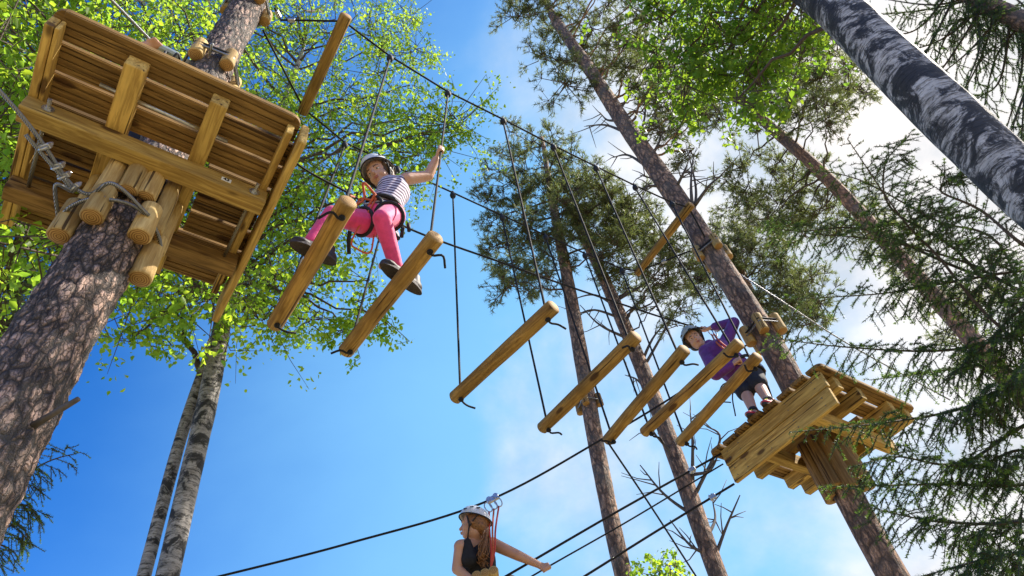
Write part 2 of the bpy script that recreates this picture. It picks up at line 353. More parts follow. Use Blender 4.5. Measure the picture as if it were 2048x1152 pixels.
# ------------------------------------------------------------------ mesh helpers
class MB:
    def __init__(s): s.v = []; s.f = []; s.m = []
    def add(s, vs, fs, mi=0):
        o = len(s.v); s.v += [tuple(p) for p in vs]
        s.f += [tuple(i + o for i in f) for f in fs]; s.m += [mi] * len(fs)
    def box(s, x0, x1, y0, y1, z0, z1, mi=0, bev=0.0):
        b = bev
        if b <= 0:
            vs = [(x, y, z) for x in (x0, x1) for y in (y0, y1) for z in (z0, z1)]
            s.add(vs, [(0, 1, 3, 2), (4, 6, 7, 5), (0, 4, 5, 1), (2, 3, 7, 6), (0, 2, 6, 4), (1, 5, 7, 3)], mi); return
        # octagonal section along x, inset ends
        sec = [(y0 + b, z0), (y1 - b, z0), (y1, z0 + b), (y1, z1 - b), (y1 - b, z1), (y0 + b, z1), (y0, z1 - b), (y0, z0 + b)]
        cy, cz = (y0 + y1) / 2, (z0 + z1) / 2
        hy, hz = (y1 - y0) / 2, (z1 - z0) / 2
        ins = [(cy + (y - cy) * (hy - b) / hy, cz + (z - cz) * (hz - b) / hz) for y, z in sec]
        vs = []
        for x, q in ((x0, ins), (x0 + b, sec), (x1 - b, sec), (x1, ins)): vs += [(x, y, z) for y, z in q]
        fs = []
        for k in range(3):
            for i in range(8): fs.append((k * 8 + i, k * 8 + (i + 1) % 8, k * 8 + 8 + (i + 1) % 8, k * 8 + 8 + i))
        fs.append(tuple(reversed(range(8)))); fs.append(tuple(range(24, 32)))
        s.add(vs, fs, mi)
    def tube(s, pts, rad, n=8, mi=0, caps=True, capmi=None, wob=0.0):
        pts = [Vector(p) for p in pts]
        if not hasattr(rad, '__len__'): rad = [rad] * len(pts)
        prev = None; vs = []
        for i, p in enumerate(pts):
            t = (pts[min(i + 1, len(pts) - 1)] - pts[max(i - 1, 0)])
            t = t.normalized() if t.length > 1e-9 else Vector((0, 0, 1))
            if prev is None:
                a = Vector((0, 0, 1)) if abs(t.z) < 0.9 else Vector((1, 0, 0))
                u = (a - t * a.dot(t)).normalized()
            else: u = (prev - t * prev.dot(t)).normalized()
            prev = u; w = t.cross(u)
            for k in range(n):
                an = 2 * math.pi * k / n
                r = rad[i] * (1 + (wob * noise.noise(Vector((p.x * 3 + math.cos(an), p.y * 3 + math.sin(an), p.z * 3))) if wob else 0))
                vs.append(p + (u * math.cos(an) + w * math.sin(an)) * r)
        fs = []
        for i in range(len(pts) - 1):
            for k in range(n): fs.append((i * n + k, i * n + (k + 1) % n, (i + 1) * n + (k + 1) % n, (i + 1) * n + k))
        s.add(vs, fs, mi)
        if caps:
            o = len(s.v) - len(vs)
            s.f += [tuple(o + k for k in reversed(range(n))), tuple(o + (len(pts) - 1) * n + k for k in range(n))]
            s.m += [mi if capmi is None else capmi] * 2
    def ell(s, c, r, fr=None, nu=14, nv=9, mi=0):
        c = Vector(c); fr = fr or (Vector((1, 0, 0)), Vector((0, 1, 0)), Vector((0, 0, 1)))
        vs = []
        for j in range(1, nv):
            th = math.pi * j / nv
            for i in range(nu):
                ph = 2 * math.pi * i / nu
                vs.append(c + fr[0] * r[0] * math.sin(th) * math.cos(ph) + fr[1] * r[1] * math.sin(th) * math.sin(ph) + fr[2] * r[2] * math.cos(th))
        vs += [c + fr[2] * r[2], c - fr[2] * r[2]]
        fs = []
        for j in range(nv - 2):
            for i in range(nu): fs.append((j * nu + i, (j + 1) * nu + i, (j + 1) * nu + (i + 1) % nu, j * nu + (i + 1) % nu))
        t, b = len(vs) - 2, len(vs) - 1
        for i in range(nu):
            fs.append((t, i, (i + 1) % nu)); fs.append((b, (nv - 2) * nu + (i + 1) % nu, (nv - 2) * nu + i))
        s.add(vs, fs, mi)
    def cap(s, a, b, ra, rb, mi=0, n=12, sq=None):
        """tapered capsule"""
        a = Vector(a); b = Vector(b); d = (b - a)
        ln = d.length
        if ln < 1e-6: return s.ell(a, (ra, ra, ra))
        d /= ln
        pts = []; rad = []
        for k in range(5, 0, -1):
            t = k / 5 * math.pi / 2; pts.append(a - d * ra * math.sin(t) * 0.999); rad.append(max(ra * math.cos(t), 0.0004))
        for k in range(5):
            t = k / 4; pts.append(a.lerp(b, t)); rad.append(ra + (rb - ra) * t)
        for k in range(1, 6):
            t = k / 5 * math.pi / 2; pts.append(b + d * rb * math.sin(t) * 0.999); rad.append(max(rb * math.cos(t), 0.0004))
        s.tube(pts, rad, n, mi)
    def mesh(s, name, mats, smooth=True):
        me = bpy.data.meshes.new(name)
        me.from_pydata(s.v, [], s.f)
        for m in mats: me.materials.append(m)
        if len(mats) > 1: me.polygons.foreach_set('material_index', s.m)
        if smooth: me.polygons.foreach_set('use_smooth', [True] * len(me.polygons))
        me.update()
        return me
def link(name, me, parent=None, mtx=None):
    o = bpy.data.objects.new(name, me)
    col.objects.link(o)
    m = mtx.copy() if mtx is not None else Matrix.Identity(4)
    if parent is not None:
        o.parent = parent
        m = Matrix.Translation(-Vector(ROOT[parent.name])) @ m
    o.matrix_basis = m
    if parent is not None: ROOT[o.name] = ROOT[parent.name] if m == Matrix.Identity(4) else ROOT[parent.name]
    return o
ROOT = {}
def empty(name, loc, label=None, cat=None, group=None):
    o = bpy.data.objects.new(name, None); col.objects.link(o)
    o.empty_display_size = 0.1
    o.location = loc; ROOT[o.name] = Vector(loc)
    tag(o, label, cat, group)
    return o
def tag(o, label=None, cat=None, group=None, kind=None):
    if label: o['label'] = label
    if cat: o['category'] = cat
    if group: o['group'] = group
    if kind: o['kind'] = kind
    return o
def sub(name, me, parent, mtx=None):
    """a part of a part: the parent part keeps an arbitrary matrix"""
    o = bpy.data.objects.new(name, me); col.objects.link(o)
    o.parent = parent
    pw = parent.matrix_basis if parent.parent is None else Matrix.Translation(ROOT[parent.parent.name]) @ parent.matrix_basis
    o.matrix_basis = pw.inverted() @ (mtx if mtx is not None else Matrix.Identity(4))
    return o
def frame(a, b, up=(0, 0, 1)):
    """matrix whose X axis runs from a to b, origin in the middle"""
    a = Vector(a); b = Vector(b); x = (b - a).normalized(); u = Vector(up)
    y = u.cross(x)
    if y.length < 1e-4: y = Vector((0, 1, 0)).cross(x)
    y.normalize(); z = x.cross(y)
    c = (a + b) / 2
    return Matrix(((x.x, y.x, z.x, c.x), (x.y, y.y, z.y, c.y), (x.z, y.z, z.z, c.z), (0, 0, 0, 1)))
def catmull(P, n):
    P = [Vector(p) for p in P]
    if len(P) == 2: return [P[0].lerp(P[1], i / n) for i in range(n + 1)]
    Q = [P[0] * 2 - P[1]] + P + [P[-1] * 2 - P[-2]]
    out = []
    seg = len(P) - 1
    for i in range(n + 1):
        t = i / n * seg; k = min(int(t), seg - 1); t -= k
        a, b, c, d = Q[k:k + 4]
        out.append(0.5 * ((2 * b) + (c - a) * t + (2 * a - 5 * b + 4 * c - d) * t * t + (3 * b - a - 3 * c + d) * t ** 3))
    return out
def beam_part(name, x0, x1, y0, y1, z0, z1, mat, parent, along='x', bev=0.004):
    """squared timber, its grain along the local X axis"""
    if along == 'x': a, b, w, h = (x0, (y0 + y1) / 2, (z0 + z1) / 2), (x1, (y0 + y1) / 2, (z0 + z1) / 2), y1 - y0, z1 - z0
    else: a, b, w, h = ((x0 + x1) / 2, y0, (z0 + z1) / 2), ((x0 + x1) / 2, y1, (z0 + z1) / 2), x1 - x0, z1 - z0
    ln = (Vector(b) - Vector(a)).length
    q = MB(); q.box(-ln / 2, ln / 2, -w / 2, w / 2, -h / 2, h / 2, 0, bev)
    return link(name, q.mesh(name, [mat], False), parent, frame(a, b))
def pole_mesh(name, ln, r, mats, half=False, bev=0.008, seed=0):
    q = MB()
    n = 20; rows = [(-ln / 2, r - bev), (-ln / 2 + bev, r)] + [(-ln / 2 + bev + (ln - 2 * bev) * k / 10, r) for k in range(1, 10)] + [(ln / 2 - bev, r), (ln / 2, r - bev)]
    vs = []
    for x, rr in rows:
        for k in range(n):
            an = 2 * math.pi * k / n
            w = (1 + .05 * noise.noise(Vector((seed * 3.1, .5, .5)))) * (1 - .06 * x / ln) * (1 + 0.07 * noise.noise(Vector((x * 2.6 + seed * 7.3, math.cos(an) * 0.8, math.sin(an) * 0.8))) + .02 * noise.noise(Vector((x * 11 + seed * 7.3, math.cos(an) * 2, math.sin(an) * 2))))
            z = math.sin(an) * rr * w
            if half: z = max(z, -0.15 * r)
            vs.append((x, math.cos(an) * rr * w, z))
    fs = [(i * n + k, i * n + n + k, i * n + n + (k + 1) % n, i * n + (k + 1) % n) for i in range(len(rows) - 1) for k in range(n)]
    q.add(vs, fs, 0)
    q.f += [tuple(range(n)), tuple(reversed(range((len(rows) - 1) * n, len(rows) * n)))]; q.m += [1, 1]
    me = q.mesh(name, mats)
    return me
def rope_obj(name, pts, r, mat, parent=None, n=8):
    q = MB(); q.tube(pts, r, n)
    return link(name, q.mesh(name, [mat]), parent)
def sag(a, b, s, n=24):
    a = Vector(a); b = Vector(b)
    return [a.lerp(b, i / n) - Vector((0, 0, s * 4 * (i / n) * (1 - i / n))) for i in range(n + 1)]

# ------------------------------------------------------------------ ground
q = MB(); G = 24; S = 600
gv = []
for i in range(G + 1):
    for j in range(G + 1):
        x = (i / G - .5); y = (j / G - .5)
        x = math.copysign(abs(x * 2) ** 2.5, x) * S / 2; y = math.copysign(abs(y * 2) ** 2.5, y) * S / 2
        gv.append((x, y, 0.25 * noise.noise(Vector((x * .12, y * .12, 0)))))
q.add(gv, [(i * (G + 1) + j, (i + 1) * (G + 1) + j, (i + 1) * (G + 1) + j + 1, i * (G + 1) + j + 1) for i in range(G) for j in range(G)])
m, t, b, o = new_mat('forest_floor')
tcn = N(t, 'ShaderNodeTexCoord')
n_a = N(t, 'ShaderNodeTexNoise', inp={'Scale': 0.6, 'Detail': 8.0}); L(t, tcn.outputs['Object'], n_a.inputs['Vector'])
r_ = ramp(t, [(0.35, (0.19, 0.145, 0.08)), (0.5, (0.29, 0.225, 0.125)), (0.65, (0.15, 0.17, 0.055))])
L(t, n_a.outputs[0], r_.inputs[0]); L(t, r_.outputs[0], b.inputs['Base Color']); b.inputs['Roughness'].default_value = 0.95
bump(t, b, n_a.outputs[0], 0.6, 0.1)
tag(link('ground', q.mesh('ground', [m])), kind='structure')

# ------------------------------------------------------------------ trunks
def trunk_mesh(name, pts, mat, n=24, step=0.12, rough=0.05, plates=False, seed=0):
    """pts: list of (Vector, radius) from low to high"""
    P = [p for p, r in pts]; zs = [p.z for p in P]
    ln = zs[-1] - zs[0]; k = max(8, int(ln / step))
    zz = np.linspace(zs[0], zs[-1], k + 1)
    def along(vals):
        ks = 9; v = np.interp(zz, zs, vals); e = np.concatenate([np.full(ks, v[0]), v, np.full(ks, v[-1])])
        return np.convolve(e, np.ones(2 * ks + 1) / (2 * ks + 1), 'valid')
    cx, cy, rad = along([p.x for p in P]), along([p.y for p in P]), along([r for p, r in pts])
    cl = [Vector((cx[i], cy[i], zz[i])) for i in range(k + 1)]
    q = MB(); vs = []
    for i, c in enumerate(cl):
        for j in range(n):
            an = 2 * math.pi * j / n
            dx, dy = math.cos(an), math.sin(an)
            p = Vector((dx * rad[i], dy * rad[i], c.z))
            d = rough * noise.noise(Vector((dx * 1.5 + seed, dy * 1.5, c.z * 1.3)))
            d += rough * 0.5 * noise.noise(Vector((dx * 5 + seed, dy * 5, c.z * 5)))
            if plates:
                w = noise.noise_vector(p * 9) * 0.05 + noise.noise_vector(p * 24) * 0.02
                v = noise.voronoi(Vector((p.x + w.x * .5, p.y + w.y * .5, (p.z + w.z * .5) * .36)) * 26.4)[0]
                e = min((v[1] - v[0]) * 2.6, 1)
                d += 0.10 * (e ** .6 - .7) + 0.03 * noise.noise(p * 45) + .02 * noise.noise(p * 90)
            rr = rad[i] * (1 + d)
            vs.append((c.x + dx * rr, c.y + dy * rr, c.z))
    fs = [(i * n + j, i * n + (j + 1) % n, (i + 1) * n + (j + 1) % n, (i + 1) * n + j) for i in range(len(cl) - 1) for j in range(n)]
    q.add(vs, fs); q.f.append(tuple(range((len(cl) - 1) * n, len(cl) * n))); q.m.append(0)
    return q.mesh(name, [mat]), cl, rad
def px_trunk(pp, d):
    def pr(p):
        c = CM.T @ (np.array(p) - EYE); return FOC * c[:2] / c[2]
    def per_m(p):
        v = np.array(p) - EYE; h = np.cross(v, [0, 0, 1.0]); h /= np.linalg.norm(h)
        a, b_, u = pr(p), pr(np.array(p) + h * .05) , pr(np.array(p) + np.array([0, 0, .1]))
        ax = (u - a) / np.linalg.norm(u - a); e = b_ - a
        return abs(e[0] * ax[1] - e[1] * ax[0]) / .05
    p = at_d(pp[0][0], pp[0][1], d); out = [(p, pp[0][2] / per_m(p) / 2)]
    for x, y, w in pp[1:]:
        p, t_ = near_axis(x, y, (p.x, p.y)); out.append((p, w / per_m(p) / 2))
    return out
def grow(pts, ztop=None, rtop=0.03, flare=1.25):
    p0, r0 = pts[0]; p1, r1 = pts[1]
    pts = [(Vector((p0.x, p0.y, -0.1)), r0 * flare), (Vector((p0.x, p0.y, 1.0)), r0 * 1.1)] + pts
    if ztop:
        p, r = pts[-1]; pts = pts + [(Vector((p.x, p.y, (p.z + ztop) / 2)), (r + rtop) / 2), (Vector((p.x, p.y, ztop)), rtop)]
    return pts
def axis_at(pts, z):
    zs = [p.z for p, r in pts]
    return Vector((float(np.interp(z, zs, [p.x for p, r in pts])), float(np.interp(z, zs, [p.y for p, r in pts])), z)), float(np.interp(z, zs, [r for p, r in pts]))

# ------------------------------------------------------------------ foliage (numpy)
class FO:
    """triangle and quad soup with material indices"""
    def __init__(s): s.V = []; s.F3 = []; s.F4 = []; s.n = 0; s.m3 = []; s.m4 = []
    def tri(s, a, b, c, mi=0):
        k = len(a); v = np.stack([a, b, c], 1).reshape(-1, 3); s.V.append(v)
        s.F3.append(np.arange(k * 3).reshape(-1, 3) + s.n); s.m3.append(np.full(k, mi)); s.n += k * 3
    def quad(s, a, b, c, d, mi=0):
        k = len(a); v = np.stack([a, b, c, d], 1).reshape(-1, 3); s.V.append(v)
        s.F4.append(np.arange(k * 4).reshape(-1, 4) + s.n); s.m4.append(np.full(k, mi)); s.n += k * 4
    def sticks(s, a, b, ra, rb, mi=1):
        """3-sided thin twigs"""
        a = np.asarray(a, float); b = np.asarray(b, float)
        if len(a) == 0: return
        d = b - a; d /= np.linalg.norm(d, axis=1)[:, None] + 1e-9
        u = np.cross(d, [0.31, 0.52, 0.79]); u /= np.linalg.norm(u, axis=1)[:, None] + 1e-9
        w = np.cross(d, u)
        ra = np.broadcast_to(ra, (len(a),))[:, None]; rb = np.broadcast_to(rb, (len(a),))[:, None]
        c = [(math.cos(x), math.sin(x)) for x in (0, 2.094, 4.189)]
        for k in range(3):
            c0, c1 = c[k], c[(k + 1) % 3]
            s.quad(a + (u * c0[0] + w * c0[1]) * ra, a + (u * c1[0] + w * c1[1]) * ra, b + (u * c1[0] + w * c1[1]) * rb, b + (u * c0[0] + w * c0[1]) * rb, mi)
    def mesh(s, name, mats):
        V = np.concatenate(s.V).astype(np.float32)
        f3 = np.concatenate(s.F3) if s.F3 else np.zeros((0, 3), int)
        f4 = np.concatenate(s.F4) if s.F4 else np.zeros((0, 4), int)
        me = bpy.data.meshes.new(name)
        me.vertices.add(len(V)); me.vertices.foreach_set('co', V.ravel())
        li = np.concatenate([f3.ravel(), f4.ravel()]).astype(np.int32)
        me.loops.add(len(li)); me.loops.foreach_set('vertex_index', li)
        n3, n4 = len(f3), len(f4)
        me.polygons.add(n3 + n4)
        me.polygons.foreach_set('loop_start', np.concatenate([np.arange(n3) * 3, n3 * 3 + np.arange(n4) * 4]).astype(np.int32))
        for m in mats: me.materials.append(m)
        mi = np.concatenate([np.concatenate(s.m3) if s.m3 else np.zeros(0, int), np.concatenate(s.m4) if s.m4 else np.zeros(0, int)]).astype(np.int32)
        me.polygons.foreach_set('material_index', mi)
        me.update(calc_edges=True); me.validate()
        return me
def unit(n):
    v = rng.normal(size=(n, 3)); return v / np.linalg.norm(v, axis=1)[:, None]
def norm(a): return a / (np.linalg.norm(a, axis=-1, keepdims=True) + 1e-9)
def leaves(fo, pos, size, mi=0):
    n = len(pos)
    sz = (size * (0.45 + 0.95 * rng.random(n)))[:, None]
    d = norm(unit(n) + np.array([0, 0, -0.7])); u = norm(np.cross(d, unit(n))); w = np.cross(d, u)
    fold = w * sz * 0.12
    h0 = pos + d * sz * .28; h1 = pos + d * sz * .62
    i0 = fo.n
    v = np.stack([pos, h0 + u * sz * .33 + fold, h1 + u * sz * .24 + fold, pos + d * sz, h1 - u * sz * .24 + fold, h0 - u * sz * .33 + fold], 1).reshape(-1, 3)
    fo.V.append(v); b6 = np.arange(n)[:, None] * 6 + i0
    fo.F4.append(np.concatenate([b6 + np.array([[0, 1, 2, 3]]), b6 + np.array([[0, 3, 4, 5]])])); fo.m4.append(np.full(2 * n, mi)); fo.n += 6 * n
def birch_clump(fo, c, r, n, size):
    c = np.array(c)
    k = max(5, int(n / 22))
    hub = c + rng.normal(size=(k, 3)) * r * np.array([.5, .5, .42])
    start = c + (hub - c) * 0.1 + rng.normal(size=(k, 3)) * r * .08
    fo.sticks(start, hub, 0.006, 0.003)
    tip = hub + norm(rng.normal(size=(k, 3)) + np.array([0, 0, -0.9])) * r * (.3 + .4 * rng.random((k, 1)))
    fo.sticks(hub, tip, 0.003, 0.0015)
    i = rng.integers(0, k, n); s = rng.random((n, 1)) ** .8
    pos = hub[i] + (tip[i] - hub[i]) * s + rng.normal(size=(n, 3)) * r * .11
    leaves(fo, pos, size)
def pine_clump(fo, c, r, n, ln=0.085, flat=0.6):
    c = np.array(c)
    k = max(4, int(n / 9))
    hub = c + norm(rng.normal(size=(k, 3))) * (r * rng.random((k, 1)) ** .5) * np.array([1, 1, flat])
    fo.sticks(c + rng.normal(size=(k, 3)) * r * .1, hub, 0.011, 0.006)
    i = rng.integers(0, k, n)
    out = norm(hub[i] - c + np.array([0, 0, .35 * r]) + rng.normal(size=(n, 3)) * r * .6)
    tip = hub[i] + out * (0.05 + .16 * rng.random((n, 1))) + rng.normal(size=(n, 3)) * .03
    fo.sticks(hub[i], tip, 0.005, 0.003)
    m = 17
    bp = np.repeat(tip - out * .05 * 1.0, m, 0) + np.repeat(out, m, 0) * (rng.random((n * m, 1)) * .09)
    d = norm(np.repeat(out, m, 0) * .75 + unit(n * m))
    l = ln * (.7 + .5 * rng.random((n * m, 1)))
    u = norm(np.cross(d, unit(n * m))) * 0.0055
    fo.tri(bp - u, bp + u, bp + d * l, 0)
def in_poly(p, poly):
    x, y = p; c = False; j = len(poly) - 1
    for i in range(len(poly)):
        xi, yi = poly[i]; xj, yj = poly[j]
        if (yi > y) != (yj > y) and x < (xj - xi) * (y - yi) / (yj - yi) + xi: c = not c
        j = i
    return c
def sample_poly(poly, n, mind):
    xs = [p[0] for p in poly]; ys = [p[1] for p in poly]; out = []
    tries = 0
    while len(out) < n and tries < 20000:
        tries += 1
        p = (rnd.uniform(min(xs), max(xs)), rnd.uniform(min(ys), max(ys)))
        md = mind * (1 - tries / 20000 * .8)
        if in_poly(p, poly) and all((p[0] - o[0]) ** 2 + (p[1] - o[1]) ** 2 > md * md for o in out): out.append(p)
    return out
def limb(name, a, b, ra, rb, mat, parent, wig=0.08, n=7, lift=0.0):
    a = Vector(a); b = Vector(b); ln = (b - a).length
    pts = []
    for i in range(n + 1):
        t = i / n
        p = a.lerp(b, t) + Vector((rnd.gauss(0, 1), rnd.gauss(0, 1), rnd.gauss(0, 1))) * wig * ln * .3 * math.sin(math.pi * t)
        p.z += lift * ln * math.sin(math.pi * t)
        pts.append(p)
    q = MB(); q.tube(pts, [ra + (rb - ra) * (i / n) ** .8 for i in range(n + 1)], 7)
    return link(name, q.mesh(name, [mat]), parent)
def tree(name, pts, bark, label, cat='tree', group=None, n=24, step=.12, rough=.05, plates=False):
    p0 = pts[0][0]
    root = empty(name, (p0.x, p0.y, 0), label, cat, group)
    me, cl, rad = trunk_mesh('trunk', pts, bark, n, step, rough, plates, rnd.random() * 50)
    link('trunk', me, root)
    return root
def crown(root, pts, cents, kind, mats, limbmat, rise=0.25, r_clump=.5, dens=1.0, size=.05, every=1, limb_r=.02, zmin=0.0):
    fo = FO()
    ztop = pts[-1][0].z
    for i, (c, r) in enumerate(cents):
        if kind == 'birch': birch_clump(fo, c, r, int(620 * dens * (r / .5) ** 2), size)
        else: pine_clump(fo, c, r * .84, int(95 * dens * (r / .5) ** 2))
        if i % every == 0:
            ax, ra = axis_at(pts, min(ztop - .3, c.z - rise * (Vector((c.x, c.y, 0)) - Vector((axis_at(pts, c.z)[0].x, axis_at(pts, c.z)[0].y, 0))).length))
            if ax.z < zmin: ax, ra = axis_at(pts, zmin + rnd.random() * .8)
            rr = min(limb_r * (0.7 + rnd.random() * .6), ra * .6)
            limb('branch', ax, c, rr, .006, limbmat, root, .12, 7, .04)
    link('crown', fo.mesh('crown', mats), root)
def px_clumps(poly, xy, n, mind, depth, r0, r1):
    out = []
    for p in sample_poly(poly, n, mind):
        c, t_ = near_axis(p[0], p[1], xy, rnd.uniform(-depth, depth))
        out.append((c, rnd.uniform(r0, r1)))
    return out

# --- the pine that carries the left platform
PXL, PYL = -0.20, 2.36
LP = [(Vector((-0.275, PYL, 2.6)), .150), (Vector((-0.262, PYL, 3.4)), .142), (Vector((-0.245, PYL, 4.0)), .138), (Vector((-0.225, PYL, 4.5)), .135), (Vector((-0.19, PYL, 5.6)), .13), (Vector((-0.165, PYL, 6.6)), .125), (Vector((-.13, PYL, 8.0)), .12)]
LPp = grow(LP, 15.5, .05)
t_lp = tree('pine_tree', LPp, M_['bark'], 'thick scaly pine trunk passing up through the platform numbered 43', 'pine tree', None, 120, .028, .05, True)
cents = [(Vector((PXL + rnd.uniform(-1.3, 1.3), PYL + rnd.uniform(-1.3, 1.3), rnd.uniform(13.0, 16.2))), rnd.uniform(.4, .6)) for k in range(16)]
crown(t_lp, LPp, cents, 'pine', [M_['needle'], M_['twig']], M_['bark_warm'])
s0 = at_y(92, 830, 2.20)
limb('branch_stub', (s0.x - .03, 2.27, s0.z - .01), (s0.x + .07, 2.12, s0.z + .03), .014, .009, M_['deadtwig'], t_lp, 0, 2)

# --- twin-stemmed birch behind it
b_main = px_trunk([(343, 1125, 47), (366, 1012, 45), (400, 872, 43), (432, 730, 40), (447, 619, 35)], 5.0)
BM = grow(b_main + [(Vector((.56, 4.38, 8.2)), .085), (Vector((.62, 4.42, 10.5)), .055), (Vector((.7, 4.5, 13.0)), .02)])
t_b = tree('birch_tree', BM, M_['birch'], 'twin stemmed white birch with bright green leaves behind the platform numbered 43', 'birch tree', None, 32, .06, .07)
b_sec = px_trunk([(297, 1125, 28), (331, 985, 27), (366, 850, 25), (390, 785, 23)], 5.1)
B2 = grow(b_sec) + [(axis_at(BM, 5.9)[0] + Vector((-.02, .02, 0)), .05)]
me, _, _ = trunk_mesh('second_stem', B2, M_['birch'], 24, .06, .07, False, 9)
link('second_stem', me, t_b)
poly = [(-120, -120), (800, -120), (830, 30), (835, 110), (770, 160), (800, 200), (920, 220), (930, 270), (850, 330), (760, 370), (700, 420), (640, 470), (560, 640), (420, 620), (300, 560), (160, 520), (60, 480), (-60, 500), (-120, 300)]
cents = px_clumps(poly, (.58, 4.4), 150, 46, 1.5, .42, .62)
low = [(740, 560), (715, 610), (770, 640), (640, 620), (600, 560), (660, 540), (690, 660), (300, 640), (260, 680), (330, 690), (290, 600), (380, 640), (350, 600), (500, 610), (540, 590), (240, 610), (560, 640), (890, 240), (910, 250), (860, 210), (850, 270), (800, 300), (880, 270), (710, 660), (625, 640), (755, 655), (520, 640), (830, 130), (810, 60), (760, 20), (820, 170), (780, 230), (840, 310), (815, 330), (800, 110), (770, 80), (740, 210), (870, 240), (900, 265), (835, 225)]
for x, y in low:
    c, t_ = near_axis(x, y, (.58, 4.4), rnd.uniform(-.5, .5)); cents.append((c, rnd.uniform(.22, .3)))
crown(t_b, BM, cents, 'birch', [M_['leaf'], M_['twig']], M_['twig'], .35, dens=.78, size=.047, every=2, limb_r=.02, zmin=6.3)
limb('branch', axis_at(B2, 5.55)[0], near_axis(345, 610, (.4, 4.5))[0], .03, .012, M_['twig'], t_b, .08)

# --- middle pines
TM = grow(px_trunk([(1245, 1152, 36), (1190, 880, 33), (1160, 700, 30), (1130, 530, 24), (1100, 380, 14), (1085, 275, 7)], 8.5))
t_m = tree('pine_tree', TM, M_['bark_far'], 'slim straight pine with full pointed crown and lit right edge', 'pine tree', None, 28, .08, .06)
poly = [(1020, 258), (1090, 265), (1180, 330), (1260, 430), (1230, 500), (1160, 480), (1100, 560), (1010, 580), (985, 480), (965, 400), (1000, 310)]
cents = px_clumps(poly, (5.85, 5.0), 46, 36, .8, .34, .52)
crown(t_m, TM, cents, 'pine', [M_['needle'], M_['twig']], M_['twig'], -.1, dens=1.25, every=2)
TS = grow(px_trunk([(1435, 1152, 38), (1340, 880, 34), (1270, 700, 30), (1210, 560, 24), (1170, 480, 18), (1130, 400, 10)], 9.0))
t_s = tree('pine_tree', TS, M_['bark_far'], 'dark slim pine with bare dead branches low on its trunk', 'pine tree', None, 28, .08, .06)
poly = [(1130, 380), (1200, 360), (1290, 410), (1340, 470), (1380, 560), (1330, 560), (1240, 570), (1190, 500)]
cents = px_clumps(poly, (6.62, 4.98), 30, 36, .8, .34, .5)
for x, y in [(1340, 590), (1365, 620), (1310, 615), (1355, 650), (1290, 600)]:
    cents.append((near_axis(x, y, (6.62, 4.98), rnd.uniform(-.4, .4))[0], .25))
crown(t_s, TS, cents, 'pine', [M_['needle'], M_['twig']], M_['twig'], .1, dens=1.15, every=2)
def dead(root, pts, xy, a, others, r=.03):
    """bare branch from a point on the trunk through further points"""
    P = [near_axis(a[0], a[1], xy)[0]]
    off = 0
    for x, y in others:
        off += rnd.uniform(-.25, .25); P.append(near_axis(x, y, xy, off)[0])
    cl = catmull(P, 12)
    q = MB(); q.tube(cl, [r * (1 - .75 * i / 12) for i in range(13)], 6)
    o = link('branch', q.mesh('branch', [M_['deadtwig']]), root)
    for k in range(5):
        i = rnd.randint(4, 11); d = (cl[i + 1] - cl[i]).normalized() if i < 12 else (cl[i] - cl[i - 1]).normalized()
        e = cl[i] + (d + Vector((rnd.gauss(0, .8), rnd.gauss(0, .8), rnd.gauss(0, .8)))).normalized() * rnd.uniform(.15, .5)
        mid = cl[i].lerp(e, .5) + Vector((0, 0, rnd.uniform(-.05, .05)))
        q2 = MB(); q2.tube([cl[i], mid, e], [r * .35, r * .25, r * .12], 5)
        sub('twig', q2.mesh('twig', [M_['deadtwig']]), o, Matrix.Identity(4))
for a, o in [((1250, 640), [(1190, 620), (1150, 630)]), ((1262, 680), [(1200, 650), (1160, 610)]), ((1240, 620), [(1190, 590), (1140, 600)]),
             ((1290, 730), [(1330, 660), (1370, 590)]), ((1285, 720), [(1310, 670), (1350, 630)]), ((1300, 790), [(1275, 760), (1250, 750)]),
             ((1355, 920), [(1320, 880), (1300, 860)]), ((1385, 960), [(1385, 880), (1380, 820)]), ((1390, 990), [(1440, 880), (1410, 850)]),
             ((1400, 1040), [(1330, 990), (1280, 930)]), ((1425, 1130), [(1450, 1060), (1480, 990)]), ((1420, 1110), [(1380, 1090), (1340, 1040)]),
             ((1380, 950), [(1420, 940), (1440, 900)]), ((1410, 1080), [(1430, 1040), (1425, 1000)]), ((1235, 600), [(1300, 560), (1330, 520)])]:
    dead(t_s, TS, (6.65, 4.94), a, o, .028)

# --- pine that carries the right platform
TR = grow(px_trunk([(1785, 1152, 61), (1690, 980, 59), (1562, 720, 53), (1440, 530, 47), (1335, 370, 42), (1250, 250, 33), (1180, 140, 27), (1110, 40, 20)], 5.95), 17.0, .03)
t_r = tree('pine_tree', TR, M_['bark_far'], 'tall leaning pine trunk carrying the platform where the purple jacket stands', 'pine tree', None, 48, .05, .05)
poly = [(985, -10), (1060, -120), (1380, -120), (1300, 40), (1270, 90), (1240, 160), (1170, 150), (1130, 180), (1060, 100)]
cents = px_clumps(poly, (5.0, 2.55), 36, 36, .9, .36, .55)
poly = [(1290, 60), (1400, 120), (1420, 230), (1400, 330), (1340, 290), (1290, 200), (1230, 190)]
cents += px_clumps(poly, (5.0, 2.55), 18, 36, .9, .26, .4)
crown(t_r, TR, cents, 'pine', [M_['needle'], M_['twig']], M_['bark_warm'], .2, dens=1.15, every=2)
xyR = (5.07, 2.4)
